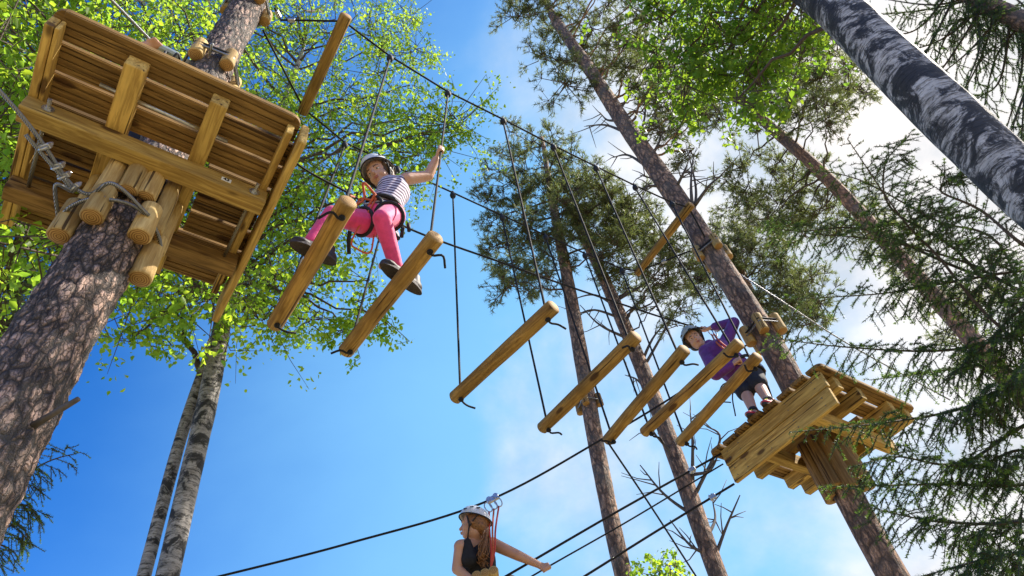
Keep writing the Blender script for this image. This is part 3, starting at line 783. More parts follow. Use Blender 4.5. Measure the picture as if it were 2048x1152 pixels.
for a, o in [((1245, 262), [(1210, 250), (1172, 252)]), ((1235, 225), [(1260, 190), (1278, 165)]), ((1290, 330), [(1255, 310), (1225, 315)]),
             ((1272, 290), [(1290, 230), (1285, 160)]), ((1305, 310), [(1320, 280), (1332, 240)]), ((1345, 385), [(1310, 360), (1280, 350)]),
             ((1340, 375), [(1300, 372), (1282, 382)]), ((1345, 390), [(1365, 350), (1375, 330)]), ((1385, 420), [(1382, 370), (1385, 320)]),
             ((1385, 440), [(1392, 380), (1378, 310)]), ((1390, 410), [(1420, 370), (1445, 350)]), ((1240, 240), [(1215, 240), (1200, 225)])]:
    dead(t_r, TR, xyR, a, o, .026)
# --- pine behind, on the right
TF = grow(px_trunk([(1980, 720, 40), (1760, 470, 32), (1650, 350, 28), (1560, 270, 24), (1490, 210, 20), (1400, 120, 13)], 10.0), 19, .03)
t_f = tree('pine_tree', TF, M_['bark_warm'], 'reddish pine trunk slanting behind the spruce branches', 'pine tree', None, 28, .08, .05)
poly = [(1400, 60), (1640, 60), (1720, 170), (1680, 260), (1600, 260), (1500, 180), (1440, 250), (1400, 160)]
cents = px_clumps(poly, (8.6, 1.62), 34, 38, 1.2, .42, .64)
poly = [(1440, 350), (1520, 300), (1620, 330), (1700, 400), (1780, 470), (1640, 470), (1560, 480), (1480, 430)]
cents += [(near_axis(x, y, (8.6, 1.62), rnd.uniform(.3, 1.6))[0], rnd.uniform(.36, .52)) for x, y in sample_poly(poly, 28, 36)]
poly = [(1760, 480), (1900, 480), (2040, 620), (1990, 760), (1850, 620)]
cents += [(near_axis(x, y, (8.6, 1.62), rnd.uniform(.3, 1.6))[0], rnd.uniform(.34, .46)) for x, y in sample_poly(poly, 8, 40)]
crown(t_f, TF, cents, 'pine', [M_['needle'], M_['twig']], M_['twig'], .1, dens=.95, every=2)
# --- smaller pine behind the right platform tree
TB = grow(px_trunk([(1592, 800, 22), (1548, 690, 22), (1512, 610, 20), (1482, 540, 15), (1455, 490, 8)], 15.0))
t_k = tree('pine_tree', TB, M_['bark_warm'], 'small round crowned pine half hidden behind the platform pine', 'pine tree', None, 24, .1, .05)
poly = [(1400, 470), (1490, 440), (1560, 490), (1620, 550), (1650, 640), (1600, 650), (1530, 620), (1470, 560), (1400, 600), (1375, 575)]
bx = TB[-2][0]
cents = px_clumps(poly, (bx.x, bx.y), 34, 30, 1.0, .46, .66)
crown(t_k, TB, cents, 'pine', [M_['needle'], M_['twig']], M_['twig'], .0, dens=1.2, every=2)
# --- foreground birch on the right
RB = grow(px_trunk([(2048, 380, 128), (1950, 280, 126), (1850, 190, 120), (1750, 90, 108), (1660, 0, 98)], 3.2), 13, .03)
t_rb = tree('birch_tree', RB, M_['birch_dark'], 'big mottled black and white birch trunk crossing the upper right', 'birch tree', None, 64, .03, .05)
poly = [(1310, -60), (1640, -60), (1630, 60), (1590, 110), (1550, 150), (1490, 220), (1440, 200), (1400, 230), (1340, 190), (1310, 100)]
cents = [(near_axis(x, y, (2.57, -.1), rnd.uniform(.3, 1.7))[0], rnd.uniform(.24, .34)) for x, y in sample_poly(poly, 50, 38)]
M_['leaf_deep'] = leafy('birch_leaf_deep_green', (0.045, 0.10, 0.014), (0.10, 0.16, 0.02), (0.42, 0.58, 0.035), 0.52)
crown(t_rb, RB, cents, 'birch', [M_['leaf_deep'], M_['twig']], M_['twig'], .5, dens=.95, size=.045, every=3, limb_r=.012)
# --- tree tops low in the picture
def small_top(name, label, xy_px, d, clumps, kind, mats, cat):
    p = at_d(xy_px[0], xy_px[1], d)
    pts = [(Vector((p.x, p.y, -.1)), .09), (Vector((p.x, p.y, p.z * .6)), .06), (p, .02)]
    rt = tree(name, pts, M_['twig'] if kind == 'pine' else M_['birch'], label, cat, None, 14, .15, .05)
    cs = [(near_axis(x, y, (p.x, p.y), rnd.uniform(-.3, .3))[0], r) for x, y, r in clumps]
    crown(rt, pts, cs, kind, mats, M_['twig'], .4, dens=.9, size=.055, limb_r=.01)
small_top('birch_tree', 'leafy tip of a young birch below the dead pine branches', (1335, 1130), 8.0, [(1320, 1135, .22), (1350, 1130, .22), (1340, 1160, .3), (1310, 1165, .3)], 'birch', [M_['leaf'], M_['twig']], 'birch tree')
small_top('pine_tree', 'yellowish pine crown beyond the scaly trunk under the left platform', (-20, 540), 8.5,
          [(5, 545, .4), (30, 580, .35), (10, 610, .4), (40, 620, .3), (0, 650, .4), (25, 560, .4), (30, 640, .35), (-40, 600, .5), (50, 560, .28), (-10, 690, .4), (20, 675, .25)], 'pine', [M_['needle'], M_['twig']], 'pine tree')

# --- spruces: flat drooping sprays with needles set along every twig
def needles(fo, a, b, per_m=520, ln=.019, wd=.0036, mi=0):
    a = np.asarray(a, float); b = np.asarray(b, float)
    L_ = np.linalg.norm(b - a, axis=1); n = np.maximum(3, (L_ * per_m).astype(int))
    i = np.repeat(np.arange(len(a)), n); k = len(i)
    s = rng.random((k, 1)); ax = norm(b - a)[i]
    p = a[i] + (b - a)[i] * s
    d = norm(ax * .55 + unit(k) * .9 + np.array([0, 0, .12]))
    l = ln * (.75 + .5 * rng.random((k, 1))); u = norm(np.cross(d, unit(k))) * wd * .5
    fo.tri(p - u, p + u, p + d * l, mi)
def spruce_branch(fo, P, scale=1.0, bud=.35, dens=1.0):
    n = 26; cl = catmull(P, n); ln = sum((cl[i + 1] - cl[i]).length for i in range(n))
    A = np.array([tuple(p) for p in cl])
    fo.sticks(A[:-1], A[1:], np.linspace(.014, .003, n) * scale, np.linspace(.0135, .0025, n) * scale, 1)
    needles(fo, A[n // 3:-1], A[n // 3 + 1:], 300 * dens)
    s1a, s1b = [], []
    step = .046 * scale; m = int(ln / step)
    for k in range(2, m + 1):
        t = k / m; f = t * n; i = min(int(f), n - 1); p = cl[i].lerp(cl[i + 1], f - i)
        ax = (cl[i + 1] - cl[i]).normalized(); side = ax.cross(Vector((0, 0, 1))).normalized() * (1 if k % 2 else -1)
        l = scale * (.05 + .34 * (1 - t) ** .8 * min(1, t * 3 + .25)) * rnd.uniform(.6, 1.2)
        d = (ax * .75 + side * .85 + Vector((0, 0, -.35 + rnd.gauss(0, .2)))).normalized()
        mid = p + d * l * .55; e = mid + (d + Vector((0, 0, -.45))).normalized() * l * .45
        s1a += [p, mid]; s1b += [mid, e]
        if l > .1 * scale:
            for j in range(int(l / (.042 * scale))):
                tt = rnd.uniform(.2, .95); q0 = p.lerp(mid, tt * 2) if tt < .5 else mid.lerp(e, tt * 2 - 1)
                sd = d.cross(Vector((0, 0, 1))).normalized() * (1 if j % 2 else -1)
                d2 = (d * .7 + sd * .8 + Vector((0, 0, -.75 + rnd.gauss(0, .3)))).normalized()
                s1a.append(q0); s1b.append(q0 + d2 * scale * rnd.uniform(.04, .15) * (1.25 - tt * .6))
    a = np.array([tuple(x) for x in s1a]); b_ = np.array([tuple(x) for x in s1b])
    fo.sticks(a, b_, .0028 * scale, .0016 * scale, 1)
    needles(fo, a, b_, 430 * dens)
    k = rng.random(len(a)) < bud
    ax = norm(b_ - a)[k]; bt = b_[k]
    needles(fo, bt - ax * .006, bt + ax * .030, 800, .014, .0048, 2)
def spruce(name, label, axis, zt, r0, branches, scale=1.0, extra=0, dens=1.0, bud=.35, xr=None):
    pts = [(Vector((axis[0], axis[1], -.1)), r0 * 1.2), (Vector((axis[0], axis[1], zt * .5)), r0 * .75), (Vector((axis[0], axis[1], zt)), .02)]
    root = tree(name, pts, M_['bark_far'], label, 'spruce tree', None, 24, .12, .05)
    for br in branches:
        fo = FO(); P = [Vector(p) for p in br]
        base = Vector((axis[0], axis[1], P[0].z + .1))
        if (base - P[0]).length < 6: P = [base] + P
        spruce_branch(fo, P, scale, bud, dens)
        link('branch', fo.mesh('branch', [M_['spruce'], M_['twig'], M_['bud']]), root)
    return root
def pxb(pp, d0, d1):
    n = len(pp) - 1
    return [at_d(x, y, d0 + (d1 - d0) * i / n) for i, (x, y) in enumerate(pp)]
ax_ = at_d(2490, 700, 5.6)
br = [pxb(*a) for a in [
    ([(2130, 660), (1896, 700), (1695, 694), (1537, 675)], 4.4, 4.3), ([(2130, 540), (1890, 566), (1762, 587), (1567, 599)], 4.6, 4.6),
    ([(2130, 740), (1927, 816), (1762, 846), (1585, 864)], 4.2, 4.0), ([(2130, 960), (1866, 968), (1646, 974)], 4.2, 4.0),
    ([(2130, 1030), (1900, 1045), (1725, 1012)], 4.0, 3.9), ([(2130, 1090), (1988, 1114), (1835, 1155)], 3.9, 3.7),
    ([(2130, 820), (1927, 925), (1793, 913), (1700, 935)], 4.3, 4.1), ([(2100, 600), (1927, 523), (1756, 480), (1600, 466)], 4.7, 4.8),
    ([(2080, 700), (1864, 500), (1795, 425), (1695, 278)], 4.6, 4.6), ([(2080, 640), (1900, 490), (1782, 417), (1770, 330), (1820, 270)], 4.8, 4.9),
    ([(2000, 560), (1739, 460), (1600, 462), (1525, 452)], 4.9, 5.0), ([(2100, 520), (1960, 420), (1880, 380), (1935, 345)], 4.4, 4.5),
    ([(2130, 760), (1980, 730), (1860, 745), (1740, 760)], 4.6, 4.7),
    
    
    ([(2130, 700), (2040, 760), (1960, 800), (1900, 860)], 4.0, 3.9), ([(2130, 920), (2040, 900), (1960, 930), (1890, 930)], 4.1, 4.0),
    ([(2130, 1140), (2050, 1100), (1980, 1060), (1900, 1090)], 4.2, 4.2), ([(2130, 580), (2040, 620), (1960, 700), (1880, 770)], 4.3, 4.2),
    ([(2100, 640), (1990, 480), (1870, 440), (1720, 360), (1600, 335)], 5.2, 5.4)]]
spruce('spruce_tree', 'dark green spruce with drooping sprays and pale new shoots by the right platform', (ax_.x, ax_.y), 9.0, .14, br)
ax2 = (5.69, -1.05)
br = []
for k, (x0, y0, x1, y1, x2, y2) in enumerate([(1985, 20, 1900, 60, 1840, 220), (1960, 15, 1880, 80, 1780, 110), (2040, 50, 1990, 120, 1960, 260), (2000, 30, 1940, 100, 1880, 150),
        (1930, 0, 1850, 20, 1760, 30), (1900, -20, 1830, 60, 1740, 70), (2048, 60, 2040, 160, 2000, 300), (2060, 70, 2050, 180, 2040, 330), (1990, 20, 1960, 120, 1900, 230),
        (1940, -10, 1860, 10, 1720, -10), (2040, 30, 2046, 10, 1990, -30), (1950, 10, 1960, 90, 1925, 190), (2020, 40, 2000, 160, 1950, 200), (1910, -10, 1850, 110, 1810, 180), (1960, 20, 1890, 130, 1850, 170), (2080, 100, 2030, 240, 1985, 370)]):
    br.append([near_axis(x, y, ax2, -.25 * i * (1 if k % 2 else -.6))[0] for i, (x, y) in enumerate([(x0, y0), (x1, y1), (x2, y2)])])
tp = grow(px_trunk([(2048, 45, 38), (1960, 15, 36), (1900, -10, 33)], 8.0), 13, .03)
spruce('spruce_tree', 'spruce with hanging dark twigs above the mottled birch trunk', (tp[2][0].x, tp[2][0].y), 13.5, .12, br, 1.6, dens=1.3, bud=.15)
axl = at_d(-160, 1010, 6.5)
br = [pxb([(-60, 1000), (30, 960), (100, 922), (160, 905)], 6.3, 6.0), pxb([(-60, 940), (40, 930), (95, 950)], 6.3, 6.2), pxb([(-60, 1050), (10, 1030), (50, 1010), (85, 1045)], 6.3, 6.1),
      pxb([(-60, 1080), (0, 1060), (40, 1050), (60, 1085)], 6.3, 6.1), pxb([(-60, 1010), (20, 1000), (60, 995)], 6.3, 6.1), pxb([(-60, 1090), (0, 1090), (30, 1105)], 6.3, 6.1)]
spruce('spruce_tree', 'sunlit spruce tips poking out from behind the scaly pine trunk', (axl.x, axl.y), 7.0, .10, br, 1.15, bud=.5)
#PART2
# ================================================================== left platform
Z0 = 4.85                                  # underside of the deck
lp = empty('tree_platform', (PXL, PYL, 4.65), 'wooden tree platform seen from below with number plate 43', 'platform')
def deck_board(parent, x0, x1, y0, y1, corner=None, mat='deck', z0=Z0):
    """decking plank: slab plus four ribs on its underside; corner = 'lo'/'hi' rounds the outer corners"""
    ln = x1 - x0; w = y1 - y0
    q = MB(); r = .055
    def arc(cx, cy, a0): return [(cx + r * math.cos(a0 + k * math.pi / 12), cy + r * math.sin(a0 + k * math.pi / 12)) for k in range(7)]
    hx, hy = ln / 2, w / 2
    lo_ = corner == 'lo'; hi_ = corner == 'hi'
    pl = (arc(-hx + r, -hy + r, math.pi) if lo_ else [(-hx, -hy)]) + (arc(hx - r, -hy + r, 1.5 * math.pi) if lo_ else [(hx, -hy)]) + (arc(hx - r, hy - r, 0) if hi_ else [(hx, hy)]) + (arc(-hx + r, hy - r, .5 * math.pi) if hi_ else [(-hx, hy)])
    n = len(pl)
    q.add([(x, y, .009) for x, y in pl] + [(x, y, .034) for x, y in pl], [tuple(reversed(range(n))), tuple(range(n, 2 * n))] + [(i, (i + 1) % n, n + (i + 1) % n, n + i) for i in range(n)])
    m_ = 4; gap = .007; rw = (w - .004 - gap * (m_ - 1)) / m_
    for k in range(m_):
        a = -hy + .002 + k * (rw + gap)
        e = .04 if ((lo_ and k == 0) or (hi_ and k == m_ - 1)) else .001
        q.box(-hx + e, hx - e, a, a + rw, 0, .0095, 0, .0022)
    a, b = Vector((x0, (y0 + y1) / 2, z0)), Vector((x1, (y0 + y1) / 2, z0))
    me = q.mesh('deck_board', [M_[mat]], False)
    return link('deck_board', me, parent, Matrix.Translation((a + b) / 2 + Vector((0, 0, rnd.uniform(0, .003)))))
XA, XB = -.765, .345
bw, gp = .1395, .016
for k in range(8):
    y0 = 1.675 + k * (bw + gp); y1 = y0 + bw
    c = 'lo' if k == 0 else ('hi' if k == 7 else None)
    j0, j1 = rnd.uniform(-.004, .004), rnd.uniform(-.004, .004)
    if y1 > PYL - .19 and y0 < PYL + .19:
        deck_board(lp, XA + j0, PXL - .215, y0, y1); deck_board(lp, PXL + .225, XB + j1, y0, y1)
    else: deck_board(lp, XA + j0, XB + j1, y0, y1, c)
YE = 1.675 + 8 * bw + 7 * gp
BZ0, BZ1 = 4.652, 4.755                     # main beams; joists above them up to the deck
front = beam_part('beam', -.765, .328, 2.085, 2.175, BZ0, BZ1, M_['beam'], lp)
front['label'] = 'front beam with white number plate'
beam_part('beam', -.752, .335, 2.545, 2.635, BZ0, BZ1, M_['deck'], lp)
for x0, x1, ya, yb in [(-.448, -.357, 1.735, 2.83), (-.075, 0.005, 1.735, 2.87)]:
    beam_part('joist', x0, x1, ya, yb, BZ1 + .0015, Z0 - .0015, M_['beam'], lp, 'y')
for xs, w in [(-.765, .036), (-.725, .018), (.283, .034)]:
    beam_part('end_joist', xs, xs + w, 1.72, 2.88, 4.757, Z0 - .0015, M_['beam'], lp, 'y', .003)
beam_part('fascia_board', .347, .385, 1.70, 3.03, 4.69, Z0 + .02, M_['beam'], lp, 'y', .006)
def bolt(parent, x, y, z, d=-1):
    q = MB()
    q.tube([(x, y + d * .001, z), (x, y + d * .006, z)], .026, 16)
    q.tube([(x, y + d * .006, z), (x, y + d * .016, z)], .015, 6)
    q.tube([(x, y + d * .016, z), (x, y + d * .055, z)], .0085, 10)
    link('bolt', q.mesh('bolt', [M_['zinc']], False), parent)
def rod(parent, a, b, r=.009, mat='rod'):
    q = MB(); q.tube([a, b], r, 10); link('threaded_rod', q.mesh('threaded_rod', [M_[mat]]), parent)
zb = (BZ0 + BZ1) / 2
for x in (-.668, .262):
    bolt(lp, x, 2.085, zb); rod(lp, (x, 2.17, zb), (x, 2.55, zb))
rod(lp, (-.52, 1.915, 4.80), (.06, 1.93, 4.80), .010, 'zinc')
pp = at_y(455, 353, 2.084)
q = MB(); q.box(-.024, .024, -.0015, .0015, -.014, .014, 0, .0007)
plate = link('number_plate', q.mesh('number_plate', [M_['white']], False), lp, Matrix.Translation((pp.x, 2.083, zb + .006)))
tcv = bpy.data.curves.new('digits', 'FONT'); tcv.body = '43'; tcv.size = .03; tcv.align_x = 'CENTER'; tcv.align_y = 'CENTER'; tcv.extrude = .0006; tcv.offset = .0007
to = bpy.data.objects.new('digits', tcv); col.objects.link(to)
bpy.context.view_layer.update()
tm = bpy.data.meshes.new_from_object(to.evaluated_get(bpy.context.evaluated_depsgraph_get()))
bpy.data.objects.remove(to)
tm.materials.clear(); tm.materials.append(M_['ink'])
sub('digits', tm, plate, Matrix.Translation((pp.x, 2.0805, zb + .006)) @ Matrix.Rotation(R(90), 4, 'X'))

# poles and blocks protecting the bark
def guard(label, group, xy, ang, z0, z1, dist, r, mats, half=False, lean=0.0, cat='log'):
    """a short pole standing against a trunk, on the side given by ang"""
    u = Vector((math.cos(ang), math.sin(ang), 0))
    a = Vector((xy[0], xy[1], z0)) + u * (dist + r * .8); b_ = Vector((xy[0], xy[1], z1)) + u * (dist + r * .8 + lean)
    me = pole_mesh('guard_log', (b_ - a).length, r, mats, half, .006, rnd.random() * 9)
    o = link('guard_log', me, None, frame(a, b_, u) if half else frame(a, b_, (0.3, .2, .1)))
    return tag(o, label, cat, group)
gm = [M_['guard'], M_['end']]; om = [M_['oldguard'], M_['end']]
for ang, z0, z1 in [(-128, 4.40, 4.74), (-97, 4.465, 4.75), (-72, 4.475, 4.75), (-38, 4.33, 4.74), (5, 4.36, 4.74), (170, 4.36, 4.74), (95, 4.36, 4.74)]:
    guard('pale half round pole wedged between scaly pine and the number 43 platform beams', 'poles under the left platform', (-.228, PYL), R(ang), z0, z1, .136, .046, gm, True)
for ang, z0, z1 in [(-119, 4.235, 4.45), (-52, 4.235, 4.46), (-172, 4.20, 4.44), (-8, 4.10, 4.40), (60, 4.2, 4.42), (115, 4.2, 4.42)]:
    guard('short round log block held against the scaly pine by the steel cable', 'log blocks under the steel cable', (-.238, PYL), R(ang), z0, z1, .138, .048, gm)
cz = 4.335
def loop_pts(c, r, z, a0, a1, n=40): return [Vector((c[0] + r * math.cos(R(a0 + (a1 - a0) * i / n)), c[1] + r * math.sin(R(a0 + (a1 - a0) * i / n)), z + .012 * math.sin(i * .5))) for i in range(n + 1)]
sc_ = empty('steel_cable', (-.238, PYL, cz), 'grey steel cable with four clamps looped round the scaly pine', 'cable')
far = at_z(-60, 120, 4.50)
far2 = far + (far - Vector((-.33, 2.12, 4.36))) * 3.0
rope_obj('cable_loop', loop_pts((-.238, PYL), .208, cz, -105, 250), .0085, M_['steel'], sc_)
j = at_z(150, 375, 4.40)
wraps = [Vector((-.238 + .222 * math.cos(R(-60)), PYL + .222 * math.sin(R(-60)), cz)), Vector((-.30, 2.085, cz + .02)), j]
c_run = catmull(wraps + [far, far2], 60)
rope_obj('cable_run', c_run, .0085, M_['steel'], sc_)
tailp = catmull([Vector((-.238 + .222 * math.cos(R(185)), PYL + .222 * math.sin(R(185)), cz)), Vector((-.50, 2.2, cz + .02)), j + Vector((-.012, .004, -.012)), j.lerp(far, .45) + Vector((-.012, .004, -.014))], 30)
rope_obj('cable_tail', tailp, .0085, M_['steel'], sc_)
for px_, py_ in [(84, 298), (105, 328), (127, 353), (147, 376)]:
    best = min(c_run, key=lambda p: (Vector((p.x, p.y, p.z)) - at_z(px_, py_, p.z)).length)
    k = c_run.index(best); d = (c_run[min(k + 1, 60)] - c_run[max(k - 1, 0)]).normalized()
    fr = frame(best - d * .01, best + d * .01)
    q = MB(); q.box(-.012, .012, -.026, .026, -.012, .012, 0, .003)
    for s_ in (-1, 1):
        q.tube([(0, s_ * .018, -.02), (0, s_ * .018, .032)], .0045, 8); q.tube([(0, s_ * .018, .012), (0, s_ * .018, .022)], .009, 6)
    q.tube([(0, .018, -.02), (0, .009, -.027), (0, -.009, -.027), (0, -.018, -.02)], .0045, 8)
    link('cable_clamp', q.mesh('cable_clamp', [M_['zinc']], False), sc_, fr)

# ================================================================== anchor rings higher on the trunks
def ring(xy, rt, z, n, a0, ln, rb, label, group, strap_label, mat=gm, turns=2):
    for k in range(n):
        guard(label, group, xy, R(a0 + 360 * k / n), z - ln / 2, z + ln / 2, rt, rb, mat)
    e = empty('anchor_sling', (xy[0], xy[1], z), strap_label, 'sling')
    for k in range(turns):
        pts = []
        for i in range(49):
            a = 2 * math.pi * i / 48
            w_ = 2 * math.pi / n; rr = (rt + rb * 1.75) * math.cos(w_ / 2) / math.cos(((a - R(a0)) % w_) - w_ / 2)
            pts.append(Vector((xy[0] + rr * math.cos(a), xy[1] + rr * math.sin(a), z + (k - .5) * .035 + .01 * math.sin(a * 2))))
        q = MB(); q.tube(pts, .010, 8, 0, False); link('strap', q.mesh('strap', [M_['black'] if k else M_['steel']]), e)
    return e
axT = axis_at(LPp, 7.62)[0]; ring((axT.x, axT.y), .12, 7.62, 5, -140, .20, .045, 'pale log block high on the scaly pine above the number 43 platform', 'upper log blocks on the left pine', 'dark sling round the top log blocks of the scaly pine')
axT2 = axis_at(LPp, 6.30)[0]; ring((axT2.x, axT2.y), .127, 6.26, 5, -62, .20, .045, 'pale log block just above the deck of the number 43 platform', 'middle log blocks on the left pine', 'dark sling round the scaly pine just above the number 43 deck')
aR1, rR1 = axis_at(TR, 6.02); ring((aR1.x, aR1.y), rR1, 6.02, 5, -150, .22, .05, 'pale log block on the platform pine beside the purple jacket', 'lower log blocks on the right pine', 'black and steel sling round the platform pine beside the purple jacket')
aR2, rR2 = axis_at(TR, 7.35); ring((aR2.x, aR2.y), rR2, 7.35, 4, -120, .20, .048, 'pale log block on the platform pine above the purple jacket', 'upper log blocks on the right pine', 'dark sling round the platform pine above the purple jacket')
am, rm = axis_at(TM, 7.62); ring((am.x, am.y), rm, 7.62, 4, -150, .2, .05, 'weathered log block on the slim straight pine', 'log blocks on the slim pine', 'dark sling round the slim straight pine', om, 1)
ab, rb_ = axis_at(B2, 3.72); ring((ab.x, ab.y), rb_, 3.76, 4, -150, .20, .032, 'log block on the base of the twin stemmed birch', 'log blocks on the birch', 'dark sling round the twin stemmed birch', gm, 1)

# ================================================================== hanging log bridge
def log_thing(name, a, b_, r, label, group, seed):
    c = (Vector(a) + Vector(b_)) / 2
    e = empty(name, c, label, 'log', group)
    me = pole_mesh('log', (Vector(b_) - Vector(a)).length, r, [M_['log'], M_['end']], False, .009, seed)
    lg = link('log', me, e, frame(a, b_))
    return e, lg
ZC = 7.65
nodeA = [at_z(x, y, ZC) for x, y in [(780, 112), (895, 183), (1005, 238), (1105, 290), (1190, 332), (1268, 370), (1342, 404)]]
nodeB = [at_z(x, y, ZC) for x, y in [(690, 285), (795, 335), (905, 385), (1003, 430), (1090, 470), (1168, 506), (1242, 537)]]
sp1a, sp1b = at_z(693, 30, ZC), at_z(604, 227, ZC)
sp2a, sp2b = at_z(1383, 408, ZC), at_z(1273, 548, ZC)
rg = [((697, 402), (548, 652), 4.85), ((873, 473), (690, 704), 4.85), ((1108, 612), (908, 797), 4.85), ((1274, 672), (1083, 858), 4.85), ((1370, 698), (1214, 882), 4.85), ((1480, 685), (1287, 866), 4.90), ((1516, 712), (1359, 886), 4.92)]
labs = ['hanging log step under the trailing foot in pink leggings, nearest the number 43 deck', 'hanging log step under the forward foot in pink leggings',
        'empty hanging log step next to the one with the forward pink leg', 'empty hanging log step in front of the slim straight pine', 'middle empty log step just left of the purple jacket',
        'hanging log step crossing in front of the purple jacket', 'hanging log step crossing the dark shorts beside the right platform']
RUNG = []
for k, (pa, pb, z) in enumerate(rg):
    a, b_ = at_z(*pa, z), at_z(*pb, z)
    e, lg = log_thing('swing_log', a, b_, (.053, .053, .051, .050, .049, .046, .045)[k], labs[k], 'hanging log steps of the bridge', k)
    d = (b_ - a).normalized(); RUNG.append((a, b_))
    for s_, nd in ((0, nodeA[k]), (1, nodeB[k])):
        p = (a + d * .075) if s_ == 0 else (b_ - d * .075)
        top = nd - Vector((0, 0, .06))
        side = d.cross(Vector((0, 0, 1)))
        sg = rnd.choice((-1, 1))
        tail = [p - Vector((0, 0, .058)), p - Vector((0, 0, .085)) + side * .02 * sg, p - Vector((0, 0, .085)) + side * (.07 * sg) + d * rnd.uniform(-.03, .03), p - Vector((0, 0, .06 + rnd.uniform(0, .06))) + side * (.12 * sg) + d * rnd.uniform(-.04, .04)]
        n_ = 14
        rp = [top.lerp(p, i / n_) for i in range(n_ + 1)]
        ro = rope_obj('rope', rp + [p - Vector((0, 0, .05))], .0088, M_['rope'], e)
        q = MB(); q.ell(p - Vector((0, 0, .066)), (.020, .020, .015)); sub('knot', q.mesh('knot', [M_['rope']]), ro)
        q = MB(); q.tube(catmull(tail, 10), .0075, 7); sub('rope_tail', q.mesh('rope_tail', [M_['rope']]), ro)
        q = MB(); q.ell(nd - Vector((0, 0, .055)), (.032, .032, .048), None, 10, 7); q.tube([nd - Vector((0, 0, .03)), nd + Vector((0, 0, .012))], .016, 8)
        sub('top_knot', q.mesh('top_knot', [M_['black']]), ro)
s1, _ = log_thing('spreader_log', sp1a, sp1b, .050, 'round spreader log holding the two upper cables apart near the scaly pine', 'spreader logs', 21)
s2, _ = log_thing('spreader_log', sp2a, sp2b, .047, 'round spreader log holding the two upper cables apart in front of the platform pine', 'spreader logs', 22)
def cable(name, pts, r, mat, label, clamps=(), cat='cable'):
    e = empty(name, pts[0], label, cat)
    rope_obj('wire', pts, r, M_[mat], e)
    for k in clamps:
        i = int(k * (len(pts) - 1)); p = pts[i]; d = (pts[min(i + 1, len(pts) - 1)] - pts[max(0, i - 1)]).normalized()
        q = MB(); q.box(-.03, .03, -.016, .016, -.02, .02, 0, .004); q.tube([(-.012, 0, -.03), (-.012, 0, .03)], .006, 6); q.tube([(.012, 0, -.03), (.012, 0, .03)], .006, 6)
        link('clamp', q.mesh('clamp', [M_['zinc']], False), e, frame(p - d * .01, p + d * .01))
    return e
def through(P, per=6):
    out = []
    for i in range(len(P) - 1):
        out += [Vector(P[i]).lerp(Vector(P[i + 1]), k / per) for k in range(per)]
    return out + [Vector(P[-1])]
da = (sp1b - sp1a).normalized()
tA = Vector((axT.x + .19, axT.y - .10, 7.62)); tB = Vector((axT.x + .17, axT.y + .12, 7.62))
junction = at_z(562, 40, 7.63)
cable('upper_cable', through([tA, junction, sp1a + da * .06] + nodeA + [sp2a + da * .05, Vector((aR2.x - .22, aR2.y - .12, 7.36))]), .0095, 'rope', 'dark upper cable carrying the near rope ends of the log steps', (.06, .12))
cable('upper_cable', through([tB, sp1b - da * .05] + nodeB + [sp2b - da * .05, Vector((aR2.x - .24, aR2.y + .1, 7.36))]), .0095, 'rope', 'dark upper cable carrying the far rope ends of the log steps', (.95,))
lifeP = [at_z(x, y, 6.4) for x, y in [(585, 320), (700, 388), (820, 458), (1000, 524), (1200, 594), (1395, 655)]]
cable('safety_cable', catmull([Vector((axT2.x + .2, axT2.y + .08, 6.28))] + lifeP + [Vector((aR1.x - .25, aR1.y + .1, 6.08))], 60), .0095, 'rope', 'safety cable behind the pink leggings running to the purple jacket', (.03, .93))
# cable from the left pine to another tree, with its joining clamps
hd = at_z(318, 96, 6.05); hf = at_z(208, -15, 6.12)
cable('safety_cable', catmull([Vector((axT2.x - .05, axT2.y - .2, 6.26)), at_z(400, 152, 6.16), hd, hf, hf + (hf - hd) * 6], 40), .0095, 'steel', 'clamped steel cable held by the hand above the number 43 deck', (.16, .2, .3))
# lines of the second bridge, where the dark haired climber sits
W0 = Vector((2.86, 4.02, 0)); T0 = Vector((aR1.x - .2, aR1.y + .15, 0))
def on_plane(px, py, a, b_):
    d = Vector(ray(px, py)); nrm = (b_ - a).cross(Vector((0, 0, 1))); nrm.normalize()
    t_ = (a - Vector(EYE)).dot(nrm) / d.dot(nrm); return Vector(EYE) + d * t_
Dp = [on_plane(x, y, W0, T0) for x, y in [(300, 1185), (450, 1150), (700, 1086), (975, 1002), (1205, 878), (1373, 776)]]
Dp.append(Vector((aR1.x - .22, aR1.y + .12, Dp[-1].z + (Dp[-1].z - Dp[-2].z) * .9)))
cable('zip_cable', catmull(Dp, 60), .0095, 'rope', 'long sagging cable above the climber in the black tank top')
PA = Vector((4.50, 2.89, 4.8)); WB = Vector((2.95, 4.05, 4.1))
for nm, lab, pts_, r_ in [('hand_line', 'dark hand line passing just above the outstretched arm to the platform corner', [(920, 1205), (1030, 1142), (1240, 1020), (1443, 907)], .010),
                          ('hand_line', 'thin line gripped by the outstretched hand of the climber in black', [(960, 1215), (1085, 1140), (1260, 1040), (1446, 928)], .007),
                          ('foot_cable', 'lowest cable of the second bridge ending under the platform corner', [(1060, 1220), (1170, 1152), (1320, 1058), (1468, 968)], .010)]:
    cable(nm, catmull([on_plane(x, y, PA, WB) for x, y in pts_], 30), r_, 'rope', lab, (.93,) if r_ > .008 else ())
lx = [at_d(1216, 885, 5.6), at_d(1300, 1010, 5.9), at_d(1400, 1165, 6.2)]
cable('guy_rope', catmull(lx, 12), .008, 'rope', 'slanting dark rope running down past the dead branched pine')
